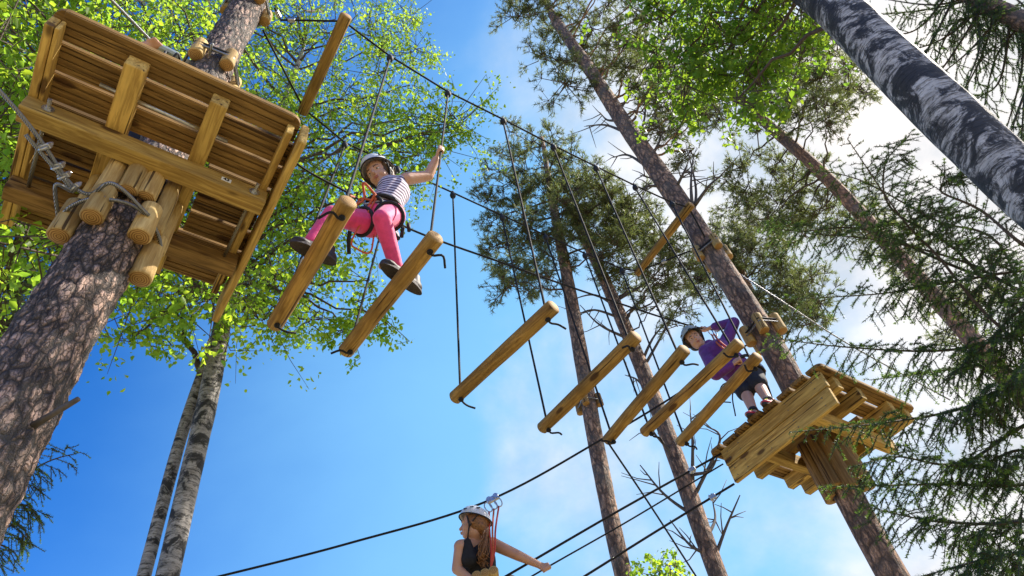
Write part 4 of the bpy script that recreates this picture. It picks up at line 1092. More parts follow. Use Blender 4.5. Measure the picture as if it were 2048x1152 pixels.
gy = [Vector((aR2.x + .2, aR2.y + .05, 7.35)), at_d(1560, 600, 8.0), at_d(1700, 690, 8.4), at_d(1900, 800, 9)]
cable('guy_cable', catmull(gy, 20), .008, 'steel', 'pale guy wire running right from the platform pine behind the spruce')

# ================================================================== right platform
rp = empty('tree_platform', (aR1.x, 2.35, 4.6), 'wooden tree platform with two board front under the purple jacket', 'platform')
FX = 4.5
beam_part('fascia_board', FX, FX + .04, 1.765, 2.868, 4.695, 4.845, M_['beam'], rp, 'y', .005)
beam_part('fascia_board', FX + .002, FX + .042, 1.775, 2.862, 4.530, 4.690, M_['beam'], rp, 'y', .005)
for yy in (1.86, 2.14, 2.42, 2.68, 2.80):
    for zz in (4.74, 4.80, 4.57, 4.64):
        q = MB(); q.tube([(FX + .003, yy + rnd.uniform(-.01, .01), zz), (FX - .003, yy + rnd.uniform(-.003, .003), zz)], .0045, 8); link('screw', q.mesh('screw', [M_['rod']], False), rp)
RX1 = 5.76
for k in range(8):
    y0 = 1.715 + k * .158; y1 = y0 + .138
    c = 'lo' if k == 0 else ('hi' if k == 7 else None)
    j0, j1 = rnd.uniform(-.012, .012), rnd.uniform(-.012, .012)
    if y1 > 2.10 and y0 < 2.52:
        deck_board(rp, FX - .03 + j0, 4.90, y0, y1); deck_board(rp, 5.36, RX1 + j1, y0, y1)
    else: deck_board(rp, FX - .03 + j0, RX1 + j1, y0, y1, c)
for x in (4.66, 4.96, 5.38, 5.62):
    beam_part('joist', x, x + .075, 1.76, 2.93, 4.735, Z0 - .0015, M_['beam'], rp, 'y')
beam_part('beam', FX + .043, 5.72, 2.02, 2.10, 4.62, 4.7335, M_['beam'], rp)
beam_part('beam', FX + .043, 5.72, 2.53, 2.61, 4.62, 4.7335, M_['beam'], rp)
for x in (4.61, 5.55): rod(rp, (x, 2.10, 4.68), (x, 2.53, 4.68)); bolt(rp, x, 2.02, 4.68); bolt(rp, x, 2.61, 4.68, 1)
a4, r4 = axis_at(TR, 4.5)
for ang in (-175, -140, -105, -70, -30, 30, 90, 150):
    guard('weathered half round pole under the right platform around its pine', 'poles under the right platform', (a4.x, a4.y), R(ang), 4.24 + .03 * math.sin(ang), 4.73, r4 * .97, .055, om, True)

# ================================================================== people
def blob(mb, voxel, smooth, mat, name):
    me = bpy.data.meshes.new(name); me.from_pydata(mb.v, [], mb.f)
    o = bpy.data.objects.new(name, me); col.objects.link(o)
    rm_ = o.modifiers.new('r', 'REMESH'); rm_.mode = 'VOXEL'; rm_.voxel_size = voxel
    if smooth: s_ = o.modifiers.new('s', 'SMOOTH'); s_.factor = .5; s_.iterations = smooth
    bpy.context.view_layer.update()
    out = bpy.data.meshes.new_from_object(o.evaluated_get(bpy.context.evaluated_depsgraph_get()))
    bpy.data.objects.remove(o)
    out.name = name; out.materials.clear(); out.materials.append(mat)
    out.polygons.foreach_set('use_smooth', [True] * len(out.polygons)); out.update()
    return out
class Head:
    def __init__(s, c, fwd, up, k=1.0):
        s.c = Vector(c); s.f = Vector(fwd).normalized(); u = Vector(up)
        s.u = (u - s.f * u.dot(s.f)).normalized(); s.r = s.f.cross(s.u); s.k = k
    def p(s, x, y, z): return s.c + (s.r * x + s.f * y + s.u * z) * s.k
    def e(s, mb, c, r): mb.ell(s.p(*c), [v * s.k for v in r], (s.r, s.f, s.u), 18, 12)
    def body(s, mb, neck):
        s.e(mb, (0, -.012, .025), (.074, .092, .088))            # skull
        s.e(mb, (0, .018, -.032), (.060, .066, .072))            # face
        s.e(mb, (0, .042, -.082), (.036, .036, .030))            # chin and jaw
        s.e(mb, (-.03, .045, -.040), (.028, .032, .032)); s.e(mb, (.03, .045, -.040), (.028, .032, .032))   # cheeks
        s.e(mb, (0, .070, .012), (.050, .020, .020))             # brow
        mb.cap(s.p(0, .082, .002), s.p(0, .098, -.032), .008 * s.k, .0125 * s.k)  # nose
        s.e(mb, (0, .082, -.064), (.020, .010, .008))            # mouth
        for q_ in (-1, 1): s.e(mb, (q_ * .075, -.010, -.012), (.008, .018, .030))
        mb.cap(s.p(0, -.02, -.06), neck, .046 * s.k, .050 * s.k)
    def face(s, parent, brow='hair'):
        for q_ in (-1, 1):
            q = MB(); s.e(q, (q_ * .030, .071, -.006), (.0125, .009, .0052)); ey = sub('eye', q.mesh('eye', [M_['eye']]), parent)
            q = MB(); s.e(q, (q_ * .030, .0775, -.0065), (.0060, .004, .0052)); sub_('iris', q.mesh('iris', [M_['iris']]), parent)
            q = MB(); q.tube([s.p(q_ * .014, .088, .012), s.p(q_ * .03, .087, .017), s.p(q_ * .047, .074, .011)], [.0028 * s.k, .0036 * s.k, .002 * s.k], 6)
            sub_('eyebrow', q.mesh('eyebrow', [M_[brow]]), parent)
        q = MB(); s.e(q, (0, .0895, -.060), (.019, .005, .0042)); s.e(q, (0, .0885, -.068), (.016, .005, .0048)); sub_('lips', q.mesh('lips', [M_['lip']]), parent)
    def helmet(s, parent, mat='helmet', tilt=0.0):
        q = MB(); R_ = (.098, .120, .098)
        nu, nv = 32, 12; vs = []
        for sh in (1.0, .93):
            for j in range(nv + 1):
                th = (math.pi / 2 + .10) * j / nv
                for i in range(nu):
                    ph = 2 * math.pi * i / nu
                    y = R_[1] * math.sin(th) * math.sin(ph); x = R_[0] * math.sin(th) * math.cos(ph); z = R_[2] * math.cos(th)
                    flare_ = 1 + (.06 if j == nv else 0) * (1 if sh == 1 else 1.0)
                    vs.append(s.p(x * sh * flare_, (y * sh * flare_) - .012, z * sh + .044 + .24 * y))
        fs = []; o_ = (nv + 1) * nu
        for k_ in (0, 1):
            for j in range(nv):
                for i in range(nu):
                    f_ = (k_ * o_ + j * nu + i, k_ * o_ + (j + 1) * nu + i, k_ * o_ + (j + 1) * nu + (i + 1) % nu, k_ * o_ + j * nu + (i + 1) % nu)
                    fs.append(f_ if k_ == 0 else tuple(reversed(f_)))
        for i in range(nu): fs.append((nv * nu + i, o_ + nv * nu + i, o_ + nv * nu + (i + 1) % nu, nv * nu + (i + 1) % nu))
        q.add(vs, fs)
        h = sub_('helmet', q.mesh('helmet', [M_[mat]]), parent)
        q = MB()
        for i in range(nu):
            pass
        rim = [s.p(R_[0] * 1.06 * math.cos(2 * math.pi * i / 32), R_[1] * 1.06 * math.sin(2 * math.pi * i / 32) - .012, (.044 - .010 + .24 * R_[1] * math.sin(2 * math.pi * i / 32))) for i in range(33)]
        q.tube(rim, .005 * s.k, 6, 0, False); sub_('helmet_rim', q.mesh('helmet_rim', [M_['black']]), parent)
        for q_ in (-1, 1):                                   # ventilation slots and chin strap
            for yy in (-.05, .0, .05):
                v = MB(); v.tube([s.p(q_ * .083, yy - .014, .098 - abs(yy) * .25), s.p(q_ * .083, yy + .014, .098 - abs(yy) * .25)], .0055 * s.k, 6); sub_('helmet_vent', v.mesh('helmet_vent', [M_['ink']]), parent)
            v = MB(); v.tube(catmull([s.p(q_ * .094, .03, .02), s.p(q_ * .076, .012, -.04), s.p(q_ * .045, .022, -.10), s.p(0, .035, -.117)], 10), .006 * s.k, 6)
            v.tube(catmull([s.p(q_ * .094, -.05, .02), s.p(q_ * .080, -.01, -.03), s.p(q_ * .066, .012, -.06)], 8), .005 * s.k, 6)
            sub_('chin_strap', v.mesh('chin_strap', [M_['black']]), parent)
    def hair(s, parent, mat='hair', tail=None):
        q = MB(); s.e(q, (0, -.028, .015), (.086, .092, .094)); s.e(q, (0, -.06, -.03), (.072, .050, .055))
        for q_ in (-1, 1): q.cap(s.p(q_ * .074, .03, .03), s.p(q_ * .078, -.012, -.03), .014 * s.k, .012 * s.k)
        if tail:
            for a_, b2, r1, r2 in tail: q.cap(a_, b2, r1, r2)
        sub_('hair', blob(q, .007, 3, M_[mat], 'hair'), parent)
def sub_(name, me, parent): return sub(name, me, parent, Matrix.Identity(4))
def grip(mb, wrist, g, axis, k=1.0, rr=.014, thumb=1):
    """hand closed round a line through g along axis"""
    wrist = Vector(wrist); g = Vector(g); ax = Vector(axis).normalized()
    d = (g - wrist); d = (d - ax * d.dot(ax)).normalized()      # from wrist to line
    s_ = ax.cross(d)                                            # palm normal side
    knuck = g - s_ * (rr + .014 * k) + d * .012 * k
    pc = wrist.lerp(knuck, .55)
    for t_ in (-.026, -.009, .009, .026):
        mb.cap(wrist + ax * t_ * .55 * k, knuck + ax * t_ * k, .015 * k, .0125 * k)
    for i, t_ in enumerate((-.028, -.0095, .0095, .028)):
        lng = (1.0, 1.12, 1.06, .86)[i]; pts = []
        for m_ in range(5):
            a = -math.pi / 2 + (m_ / 4) * math.pi * 1.35 * lng
            rad = rr + .0095 * k
            pts.append(g + ax * t_ * k + (d * math.cos(a) + s_ * math.sin(a)) * rad)
        for m_ in range(4): mb.cap(pts[m_], pts[m_ + 1], (.0098 - .0007 * m_) * k, (.0091 - .0007 * m_) * k, 0, 10)
    tb = wrist.lerp(knuck, .45) + ax * .028 * k * thumb
    t1 = g + ax * .030 * k * thumb + s_ * .004 - d * (rr + .012 * k); t2 = g + ax * .016 * k * thumb + s_ * (rr + .012 * k) - d * .006
    mb.cap(tb, t1, .013 * k, .0115 * k); mb.cap(t1, t2, .011 * k, .009 * k)
def limbs(mb, pts, rad):
    for i in range(len(pts) - 1): mb.cap(pts[i], pts[i + 1], rad[i], rad[i + 1])
def shoe(parent, heel, toe, up, k=1.0, mat='shoe', mats='sole'):
    heel = Vector(heel); toe = Vector(toe); f_ = (toe - heel).normalized(); u = Vector(up); u = (u - f_ * u.dot(f_)).normalized(); r_ = f_.cross(u)
    ln = (toe - heel).length
    q = MB(); fr = (r_, f_, u)
    q.ell(heel + f_ * .05 * k + u * .034 * k, (.036 * k, .052 * k, .042 * k), fr); q.ell(heel + f_ * ln * .5 + u * .034 * k, (.040 * k, ln * .42, .036 * k), fr); q.ell(toe - f_ * .06 * k + u * .026 * k, (.044 * k, .062 * k, .030 * k), fr)
    q.cap(heel + f_ * .055 * k + u * .05 * k, heel + f_ * .05 * k + u * .095 * k, .038 * k, .036 * k)
    o = sub_('shoe', blob(q, .008, 3, M_[mat], 'shoe'), parent)
    q = MB(); vs = []; n = 28
    for zz in (-.006, .018):
        for i in range(n):
            a = 2 * math.pi * i / n; yy = math.cos(a) * ln / 2 * 1.02; w = .044 * k * (1 - .16 * math.exp(-((yy + .01) / (ln * .16)) ** 2)) * (1 if yy > 0 else .88)
            vs.append(heel + f_ * (ln / 2 + yy) + r_ * math.sin(a) * w + u * (zz * k))
    q.add(vs, [tuple(reversed(range(n))), tuple(range(n, 2 * n))] + [(i, (i + 1) % n, n + (i + 1) % n, n + i) for i in range(n)])
    sub_('sole', q.mesh('sole', [M_[mats]], False), parent)
def person(name, mb, mat, label, vox=.006):
    me = blob(mb, vox, 4, mat, 'person')
    o = link('person', me); tag(o, label, 'person'); ROOT[o.name] = Vector((0, 0, 0))
    return o
def piece(name, parent, fn, mat, vox=.009, smooth=4):
    q = MB(); fn(q); return sub_(name, blob(q, vox, smooth, M_[mat], name), parent)
def strap(name, parent, pts, r, mat, n=7):
    q = MB(); q.tube(pts, r, n); return sub_(name, q.mesh(name, [M_[mat]]), parent)
def ring_pts(c, ax, r, n=24, sq=1.0):
    ax = Vector(ax).normalized(); u = ax.cross(Vector((.3, .1, .9))).normalized(); w = ax.cross(u)
    return [Vector(c) + (u * math.cos(2 * math.pi * i / n) + w * math.sin(2 * math.pi * i / n) * sq) * r for i in range(n + 1)]
def carabiner(parent, c, ax, up, k=1.0):
    ax = Vector(ax).normalized(); up = Vector(up); up = (up - ax * up.dot(ax)).normalized()
    q = MB(); q.tube([Vector(c) + (up * math.cos(2 * math.pi * i / 20) * .052 + ax * math.sin(2 * math.pi * i / 20) * .030) * k for i in range(21)], .006 * k, 7, 0, False)
    sub_('carabiner', q.mesh('carabiner', [M_['zinc']]), parent)

# --- girl on the log steps
(a1, b1), (a2, b2) = RUNG[0], RUNG[1]
def on_log(ab, y): 
    t_ = (y - ab[0].y) / (ab[1].y - ab[0].y); return ab[0].lerp(ab[1], t_)
F1 = on_log((a1, b1), 2.47); F2 = on_log((a2, b2), 2.40)
ankR = Vector((F1.x - .03, F1.y, 5.0)); ankL = Vector((F2.x - .03, F2.y, 5.0))
kneeR = at_z(664, 430, 5.29); kneeL = at_z(764, 437, 5.21)
hipR = at_z(742, 447, 5.46); hipL = at_z(782, 432, 5.47)
pel = (hipR + hipL) / 2 + Vector((0, 0, .03))
shR = at_z(768, 376, 5.90); shL = at_z(806, 362, 5.94); chest = (shR + shL) / 2 - Vector((0, 0, .10)); neckb = (shR + shL) / 2 + Vector((0, 0, .03))
hc = at_z(759, 350, 6.075)
rope2 = (nodeA[1] - Vector((0, 0, .06)), a2 + (b2 - a2).normalized() * .075)
tt = (rope2[0].z - 6.27) / (rope2[0].z - rope2[1].z); gH = rope2[0].lerp(rope2[1], tt); axH = (rope2[0] - rope2[1]).normalized()
elb = at_z(856, 352, 6.08); wr = gH.lerp(elb, .28) + Vector((-.005, .02, -.01))
shW = at_z(812, 358, 5.95)
H_ = Head(hc, Vector((-.80, -.42, -.48)), Vector((-.25, .05, 1)), 1.14)
mb = MB(); H_.body(mb, neckb)
limbs(mb, [neckb + Vector((0, 0, -.02)), chest], [.055, .085]); limbs(mb, [shR, shL], [.05, .05])
mb.ell(chest, (.115, .095, .13)); limbs(mb, [chest, pel], [.098, .10]); limbs(mb, [hipR, hipL], [.085, .085])
limbs(mb, [hipR, kneeR, ankR], [.075, .05, .036]); limbs(mb, [hipL, kneeL, ankL], [.075, .05, .036])
for F in (F1, F2): mb.cap(Vector((F.x + .03, F.y, 4.96)), Vector((F.x - .12, F.y, 4.945)), .03, .026)
limbs(mb, [shW, elb, wr], [.050, .042, .031]); grip(mb, wr, gH, axH, .95, .010, 1)
lg_pt = min(catmull(lifeP, 60), key=lambda p: (p - (shR + Vector((.12, .40, .42)))).length)
elbR = shR.lerp(lg_pt, .5) + Vector((.06, .02, -.06)); wrR = lg_pt.lerp(elbR, .3)
limbs(mb, [shR, elbR, wrR], [.043, .036, .026]); grip(mb, wrR, lg_pt, Vector((1, 0, .05)), .95, .010, -1)
girl = person('person', mb, M_['skin'], 'person in pink leggings, striped top and white helmet straddling two log steps')
H_.face(girl)
back = -H_.f
H_.hair(girl, 'hair', [(H_.p(0, -.11, -.01), H_.p(0, -.155, -.015), .030, .034), (H_.p(0, -.15, -.02), H_.p(.0, -.17, -.075), .026, .012)])
H_.helmet(girl)
piece('leggings', girl, lambda q: (limbs(q, [hipR, kneeR, ankR], [.094, .061, .046]), limbs(q, [hipL, kneeL, ankL], [.094, .061, .046]), q.ell(pel, (.125, .105, .105)), limbs(q, [hipR, hipL], [.10, .10]), q.ell(kneeR, (.062, .062, .062))), 'pink', .008, 5)
def top_(q):
    q.ell(chest + Vector((0, 0, .01)), (.125, .105, .14)); limbs(q, [chest, pel + Vector((0, 0, .04))], [.112, .118]); limbs(q, [shR + Vector((.02, .0, -.03)), shL + Vector((-.03, 0, -.03))], [.048, .048])
    q.cap(pel + Vector((.03, .05, .02)), pel + Vector((.075, .04, -.12)), .09, .075)
piece('striped_top', girl, top_, 'striped', .008, 4)
tors = (chest - pel).normalized()
strap('waist_belt', girl, ring_pts(pel.lerp(chest, .22), tors, .128, 28), .016, 'black')
for h_, k_ in ((hipR, kneeR), (hipL, kneeL)): strap('leg_loop', girl, ring_pts(h_.lerp(k_, .22), k_ - h_, .094, 24), .0135, 'black')
fw = Vector((-.72, -.69, 0)).normalized(); bel = pel.lerp(chest, .2) + fw * .135
strap('harness_webbing', girl, catmull([bel, bel + Vector((.03, -.02, -.08)), pel + fw * .10 + Vector((0, 0, -.10))], 8), .012, 'black')
lz = on_plane(735, 405, bel, bel + Vector((1, -.9, 0)))
strap('lanyard', girl, catmull([bel, bel + fw * .05 + Vector((-.06, .04, .10)), at_d(728, 398, 4.75), at_d(705, 416, 4.72), at_d(728, 424, 4.68), bel + fw * .02], 30), .009, 'orange')
strap('lanyard', girl, catmull([bel, at_d(745, 400, 4.7), at_d(722, 397, 4.78), at_d(712, 408, 4.9), at_d(700, 392, 5.2), at_d(712, 395, 5.9)], 30), .008, 'orange')
strap('lanyard', girl, catmull([bel + Vector((0, 0, -.03)), at_d(705, 478, 4.5), at_d(715, 498, 4.5), at_d(740, 505, 4.55), at_d(748, 470, 4.6)], 24), .006, 'orange')
carabiner(girl, at_d(724, 410, 4.74), (1, -.5, 0), (0, 0, 1), .9); carabiner(girl, at_d(733, 403, 4.74), (.7, -.5, .5), (0, .3, 1), .9)
strap('loose_strap', girl, [at_d(700, 462, 4.55), at_d(697, 480, 4.55), at_d(698, 508, 4.53)], .013, 'black', 4)
for x_, y_, x2_, y2_ in [(806, 455, 803, 474), (817, 448, 818, 462), (790, 468, 797, 478)]: strap('harness_buckle', girl, [at_d(x_, y_, 4.62), at_d(x2_, y2_, 4.58)], .014, 'black', 6)
for (x_, y_), (x2_, y2_) in (((672, 528), (580, 484)), ((842, 588), (762, 527))):
    shoe(girl, at_z(x_, y_, 4.913), at_z(x2_, y2_, 4.913), (0, 0, 1), 1.1)

# --- boy on the right platform
f1 = Vector((4.56, 2.45, 4.885)); f2 = Vector((4.58, 2.29, 4.885))
hb = at_z(1487, 748, 5.52); hbR = hb + Vector((.02, .075, 0)); hbL = hb + Vector((.02, -.075, 0))
kb1 = Vector((4.66, 2.49, 5.20)); kb2 = Vector((4.70, 2.36, 5.20))
sR = at_z(1412, 703, 5.88); sL = at_z(1450, 688, 5.94); chb = (sR + sL) / 2 - Vector((0, 0, .10)); nb = (sR + sL) / 2 + Vector((-.02, .02, .03))
hcb = at_z(1389, 680, 6.06)
Hb = Head(hcb, Vector((-.70, -.52, -.25)), Vector((-.30, .12, 1)), 1.04)
life_r = catmull(lifeP + [Vector((aR1.x - .25, aR1.y + .1, 6.08))], 80)
gB = min(life_r, key=lambda p: (p - at_z(1409, 660, p.z)).length)
eb = at_z(1468, 645, 6.20); wb = gB.lerp(eb, .3)
hand2 = at_z(1478, 722, 5.55); eb2 = at_z(1432, 748, 5.50); wb2 = hand2.lerp(eb2, .32)
mb = MB(); Hb.body(mb, nb)
limbs(mb, [nb, chb, hb], [.05, .10, .10]); limbs(mb, [sR, sL], [.055, .055]); limbs(mb, [hbR, kb1, f1 + Vector((0, 0, .07))], [.07, .05, .034]); limbs(mb, [hbL, kb2, f2 + Vector((0, 0, .07))], [.07, .05, .034])
for f_ in (f1, f2): mb.cap(f_ + Vector((.02, 0, .04)), f_ + Vector((-.11, 0, .03)), .03, .025)
limbs(mb, [sL, eb, wb], [.045, .036, .026]); limbs(mb, [sR, eb2, wb2], [.045, .036, .026])
grip(mb, wb, gB, Vector((1, -.2, .1)), .95, .010); grip(mb, wb2, hand2, Vector((.3, .1, 1)), .95, .012)
boy = person('person', mb, M_['skin'], 'person in purple jacket, dark shorts and grey helmet standing on the right platform')
Hb.face(boy); Hb.hair(boy, 'hair'); Hb.helmet(boy, 'helmet_grey')
lo_ = Hb.p(0, .128, .062)
q = MB(); q.ell(lo_, (.020, .006, .012), (Hb.r, Hb.f, Hb.u)); sub_('helmet_badge', q.mesh('helmet_badge', [M_['ink']]), boy)
def jacket(q):
    q.ell(chb, (.155, .15, .16)); limbs(q, [chb, hb + Vector((-.03, .03, .06))], [.155, .145]); limbs(q, [sR, sL], [.072, .072])
    limbs(q, [sL, eb, wb.lerp(eb, .12)], [.068, .056, .042]); limbs(q, [sR, eb2, wb2.lerp(eb2, .12)], [.070, .060, .044]); q.cap(nb, nb + Vector((-.01, .01, .015)), .062, .060)
piece('jacket', boy, jacket, 'purple', .008, 4)
piece('shorts', boy, lambda q: (q.ell(hb, (.13, .13, .11)), limbs(q, [hbR, hbR.lerp(kb1, .72)], [.095, .082]), limbs(q, [hbL, hbL.lerp(kb2, .72)], [.095, .082])), 'shorts', .009, 3)
for f_, kk in ((f1, kb1), (f2, kb2)):
    shoe(boy, f_ + Vector((.075, 0, .006)), f_ + Vector((-.135, -.01, .006)), (0, 0, 1), .95, 'redshoe', 'sole')
    strap('sock', boy, [f_ + Vector((0.0, 0, .085)), (f_ + Vector((0, 0, .07))).lerp(kk, .22)], [.040, .042], 'shorts', 14)
    strap('laces', boy, catmull([f_ + Vector((-.02, .03, .075)), f_ + Vector((-.05, -.02, .085)), f_ + Vector((-.06, .03, .07)), f_ + Vector((-.085, -.02, .065))], 12), .006, 'lime', 6)
strap('waist_belt', boy, ring_pts(hb + Vector((0, 0, .08)), chb - hb, .136, 28), .015, 'black')
for h_, k_ in ((hbR, kb1), (hbL, kb2)): strap('leg_loop', boy, ring_pts(h_.lerp(k_, .25), k_ - h_, .098, 24), .012, 'black')
cbf = chb + Vector((-.11, -.09, .0))
strap('lanyard', boy, catmull([hb + Vector((-.12, -.07, .1)), cbf + Vector((-.02, -.02, .0)), gB + Vector((.06, -.02, -.08))], 20), .009, 'orange')
strap('lanyard', boy, catmull([hb + Vector((-.11, -.09, .1)), cbf + Vector((-.01, -.045, .01)), gB + Vector((.09, -.03, -.07))], 20), .009, 'redrope')
carabiner(boy, gB + Vector((.07, -.02, -.035)), (1, -.2, 0), (0, 0, 1)); carabiner(boy, gB + Vector((.12, -.03, -.035)), (1, .1, 0), (0, 0, 1))
gear = hb + Vector((.08, -.10, .06))
for k in range(3): carabiner(boy, gear + Vector((.02 * k, -.04, -.03 * k)), (1, .4 * k, 0), (0, .2, 1), .8)
strap('loose_strap', boy, catmull([gear, at_z(1532, 765, 5.35), at_z(1545, 800, 5.15)], 8), .011, 'black', 4)
strap('loose_rope', boy, catmull([hbR, at_z(1445, 770, 5.45), at_z(1440, 800, 5.35), at_z(1462, 805, 5.3)], 16), .006, 'black')
strap('loose_rope', boy, catmull([hbR, at_z(1465, 790, 5.3), at_z(1471, 832, 5.1)], 10), .006, 'black')

# --- climber in the black top on the second bridge
def wp(x, y, d=5.6): return at_d(x, y, d)
hcw = wp(947, 1049, 5.62); sRw = wp(921, 1093, 5.52); sLw = wp(986, 1088, 5.70); nbw = wp(952, 1084, 5.64); chw = wp(956, 1122, 5.62); pelw = wp(962, 1196, 5.66)
vl = Vector(CM[:, 0])
Hw = Head(hcw, -vl * .95 + Vector((.12, .15, .03)), Vector((.02, .02, 1)), 1.04)
eRw = wp(914, 1138, 5.48); hRw = wp(948, 1166, 5.40); eLw = wp(1036, 1111, 5.62)
handp = [on_plane(x, y, PA, WB) for x, y in [(1085, 1140), (1260, 1040)]]
hLw = on_plane(1092, 1136, PA, WB); axw = (handp[1] - handp[0])
wLw = hLw.lerp(eLw, .26)
mb = MB(); Hw.body(mb, nbw)
limbs(mb, [nbw, chw, pelw], [.05, .11, .115]); limbs(mb, [sRw, sLw], [.052, .052])
limbs(mb, [sRw, eRw, hRw], [.047, .040, .028]); limbs(mb, [sLw, eLw, wLw], [.050, .040, .027]); grip(mb, wLw, hLw, axw, 1.0, .009)
grip(mb, hRw, hRw + (hRw - eRw).normalized() * .075, Vector((.57, .82, 0)), 1.0, .02)
hpr = wp(945, 1215, 5.6); hpl = wp(985, 1212, 5.72)
knr = hpr + Vector((.20, -.30, -.02)); knl = wp(1012, 1165, 5.75) + Vector((.05, .02, 0))
limbs(mb, [hpr, knr, knr + Vector((.03, .06, -.42))], [.09, .062, .042]); limbs(mb, [hpl, knl, knl + Vector((.05, .02, -.44))], [.09, .062, .042])
wom = person('person', mb, M_['skin2'], 'person in black tank top and white helmet looking away, arm stretched along a line')
Hw.face(wom)
pt = Hw.p(0, -.10, -.06); d1 = wp(972, 1085, 5.50); d2 = wp(966, 1112, 5.46); d3 = wp(969, 1132, 5.46)
Hw.hair(wom, 'blond', [(pt, pt.lerp(d1, .4), .030, .026)])
q = MB()
for k in range(26):
    of = Vector((rnd.gauss(0, 1), rnd.gauss(0, 1), rnd.gauss(0, .5))) * .016
    e_ = d3 + Vector((rnd.gauss(0, .018), rnd.gauss(0, .018), rnd.uniform(-.02, .05)))
    base_ = catmull([pt + of * .6, pt.lerp(d1, .6) + of, d1 + of * 1.3, d2 + of * 1.6, e_], 26); ph = rnd.random() * 6
    pts_ = [p + (vl * math.sin(i * .62 + ph) + Vector((0, 0, 1)).cross(vl) * math.cos(i * .62 + ph)) * (.007 * i / 26) for i, p in enumerate(base_)]
    q.tube(pts_, [.0075 - .0045 * (i / 26) for i in range(27)], 5)
sub_('ponytail', q.mesh('ponytail', [M_['blond']]), wom)
Hw.helmet(wom)
piece('tank_top', wom, lambda q: (q.ell(chw, (.14, .14, .135)), limbs(q, [chw, pelw], [.136, .138]), q.cap(wp(935, 1084, 5.50), wp(938, 1118, 5.48), .030, .065), q.cap(wp(974, 1081, 5.60), wp(972, 1115, 5.56), .030, .065)), 'tank', .008, 3)
piece('leggings', wom, lambda q: (limbs(q, [hpr, knr, knr + Vector((.03, .06, -.40))], [.105, .075, .055]), limbs(q, [hpl, knl, knl + Vector((.05, .02, -.42))], [.105, .075, .055]), q.ell(pelw, (.135, .135, .1)), limbs(q, [hpr, hpl], [.11, .11])), 'shorts', .01, 3)
for kn, of in ((knr, Vector((.03, .06, -.46))), (knl, Vector((.05, .02, -.48)))):
    shoe(wom, kn + of + Vector((-.06, -.06, 0)), kn + of + Vector((.11, -.14, 0)), (0, 0, 1), 1.1)
pul = on_plane(985, 997, W0, T0)
q = MB(); dz = (Dp[4] - Dp[3]).normalized(); q.box(-.055, .055, -.012, .012, -.03, .022, 0, .006)
for s_ in (-.03, .03): q.tube([(s_, -.018, .004), (s_, .018, .004)], .022, 14)
pl_ = link('cable_pulley', q.mesh('cable_pulley', [M_['zinc']], False), None, frame(pul - dz * .01, pul + dz * .01))
tag(pl_, 'silver pulley with carabiners riding the sagging cable above the white helmet', 'pulley')
for k_, of in enumerate((-.045, .0, .045)): carabiner(wom, pul + dz * of + Vector((0, 0, -.055)), dz, (0, 0, 1), .9)
low_ = wp(982, 1134, 5.44)
for of, x_, mt in ((-.045, -.02, 'redrope'), (.0, .0, 'orange'), (.045, .02, 'redrope')):
    strap('lanyard', wom, catmull([pul + dz * of + Vector((0, 0, -.10)), wp(985 + x_ * 300, 1060, 5.56), wp(986 + x_ * 180, 1100, 5.48), low_], 24), .0075, mt)
for k in range(3):
    c = wp(953 + k * 17, 1150 - k * 5, 5.30); d = Vector((.57, .82, 0))
    e_ = link('swing_log', pole_mesh('swing_log', .75, .034, [M_['guard'], M_['end']], False, .006, k), None, frame(c, c + d * .75))
    tag(e_, 'short pale log step in front of the climber in the black tank top', 'log', 'log steps of the second bridge')

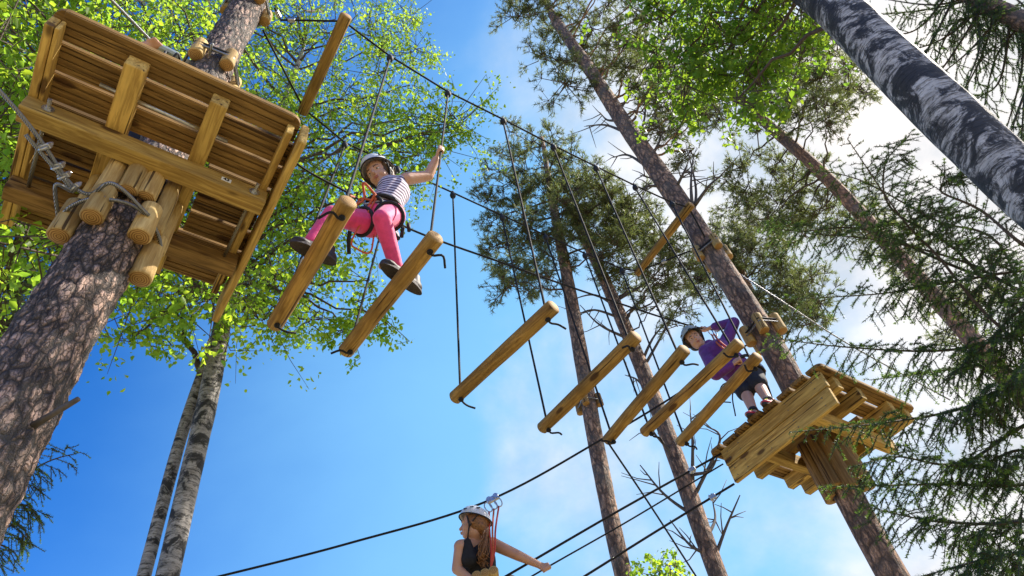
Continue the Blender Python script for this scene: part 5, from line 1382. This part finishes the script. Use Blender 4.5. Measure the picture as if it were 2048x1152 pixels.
# --- climber on the left deck, only hand and forearm show over the edge
ft = Vector((-.50, 2.62, Z0 + .04)); hp = ft + Vector((0, .02, .62)); gP = hd
gl = hd.lerp(hf, .06); el = at_z(262, 98, 5.98); sh = Vector((-.56, 2.74, 5.92)); wl = gl.lerp(el, .33)
cab = (hf - hd).normalized()
Hl = Head(Vector((-.50, 2.80, 6.10)), Vector((.5, .4, 0)), Vector((0, 0, 1)), 1.0)
mb = MB(); Hl.body(mb, Vector((-.50, 2.78, 5.96))); limbs(mb, [Vector((-.50, 2.78, 5.94)), Vector((-.50, 2.76, 5.78)), hp], [.06, .11, .10]); limbs(mb, [sh, Vector((-.40, 2.82, 5.92))], [.05, .05])
limbs(mb, [sh, el, wl], [.046, .04, .03]); grip(mb, wl, gl, cab, 1.05, .012); limbs(mb, [Vector((-.40, 2.82, 5.92)), Vector((-.30, 2.72, 5.75)), Vector((-.24, 2.60, 5.95))], [.046, .038, .028]); grip(mb, Vector((-.24, 2.60, 5.95)), Vector((-.22, 2.54, 6.0)), Vector((0, 0, 1)))
for s_ in (-1, 1): limbs(mb, [hp + Vector((s_ * .08, 0, 0)), ft + Vector((s_ * .08, -.06, .34)), ft + Vector((s_ * .08, 0, .06))], [.08, .055, .04])
cl = person('person', mb, M_['skin2'], 'person on the number 43 deck, only a hand gripping the clamped steel cable showing')
Hl.face(cl); Hl.hair(cl); Hl.helmet(cl)
piece('shirt', cl, lambda q: (q.ell(Vector((-.50, 2.76, 5.80)), (.13, .115, .15)), limbs(q, [Vector((-.50, 2.76, 5.80)), hp], [.125, .12]), limbs(q, [sh, sh.lerp(el, .6)], [.06, .055])), 'shorts')
piece('trousers', cl, lambda q: (q.ell(hp, (.13, .12, .1)), [limbs(q, [hp + Vector((s_ * .08, 0, 0)), ft + Vector((s_ * .08, -.06, .34)), ft + Vector((s_ * .08, 0, .08))], [.1, .07, .06]) for s_ in (-1, 1)]), 'shorts')
for s_ in (-1, 1): shoe(cl, ft + Vector((s_ * .08, .07, 0)), ft + Vector((s_ * .08, -.17, 0)), (0, 0, 1), 1.0)
bp = at_z(350, 112, 6.0)
q = MB(); q.box(-.075, .075, -.03, .03, -.022, .022, 0, .012); bxo = sub('trolley', q.mesh('trolley', [M_['helmet_grey']], False), cl, frame(bp, bp + (hd - bp).normalized() * .1))
strap('lanyard', cl, catmull([bp, at_z(335, 105, 6.02), at_z(322, 120, 5.9), Vector((-.45, 2.6, 5.6))], 14), .009, 'black')
strap('lanyard', cl, catmull([bp + Vector((.03, 0, 0)), at_z(345, 118, 5.95), Vector((-.42, 2.6, 5.6))], 14), .009, 'black')
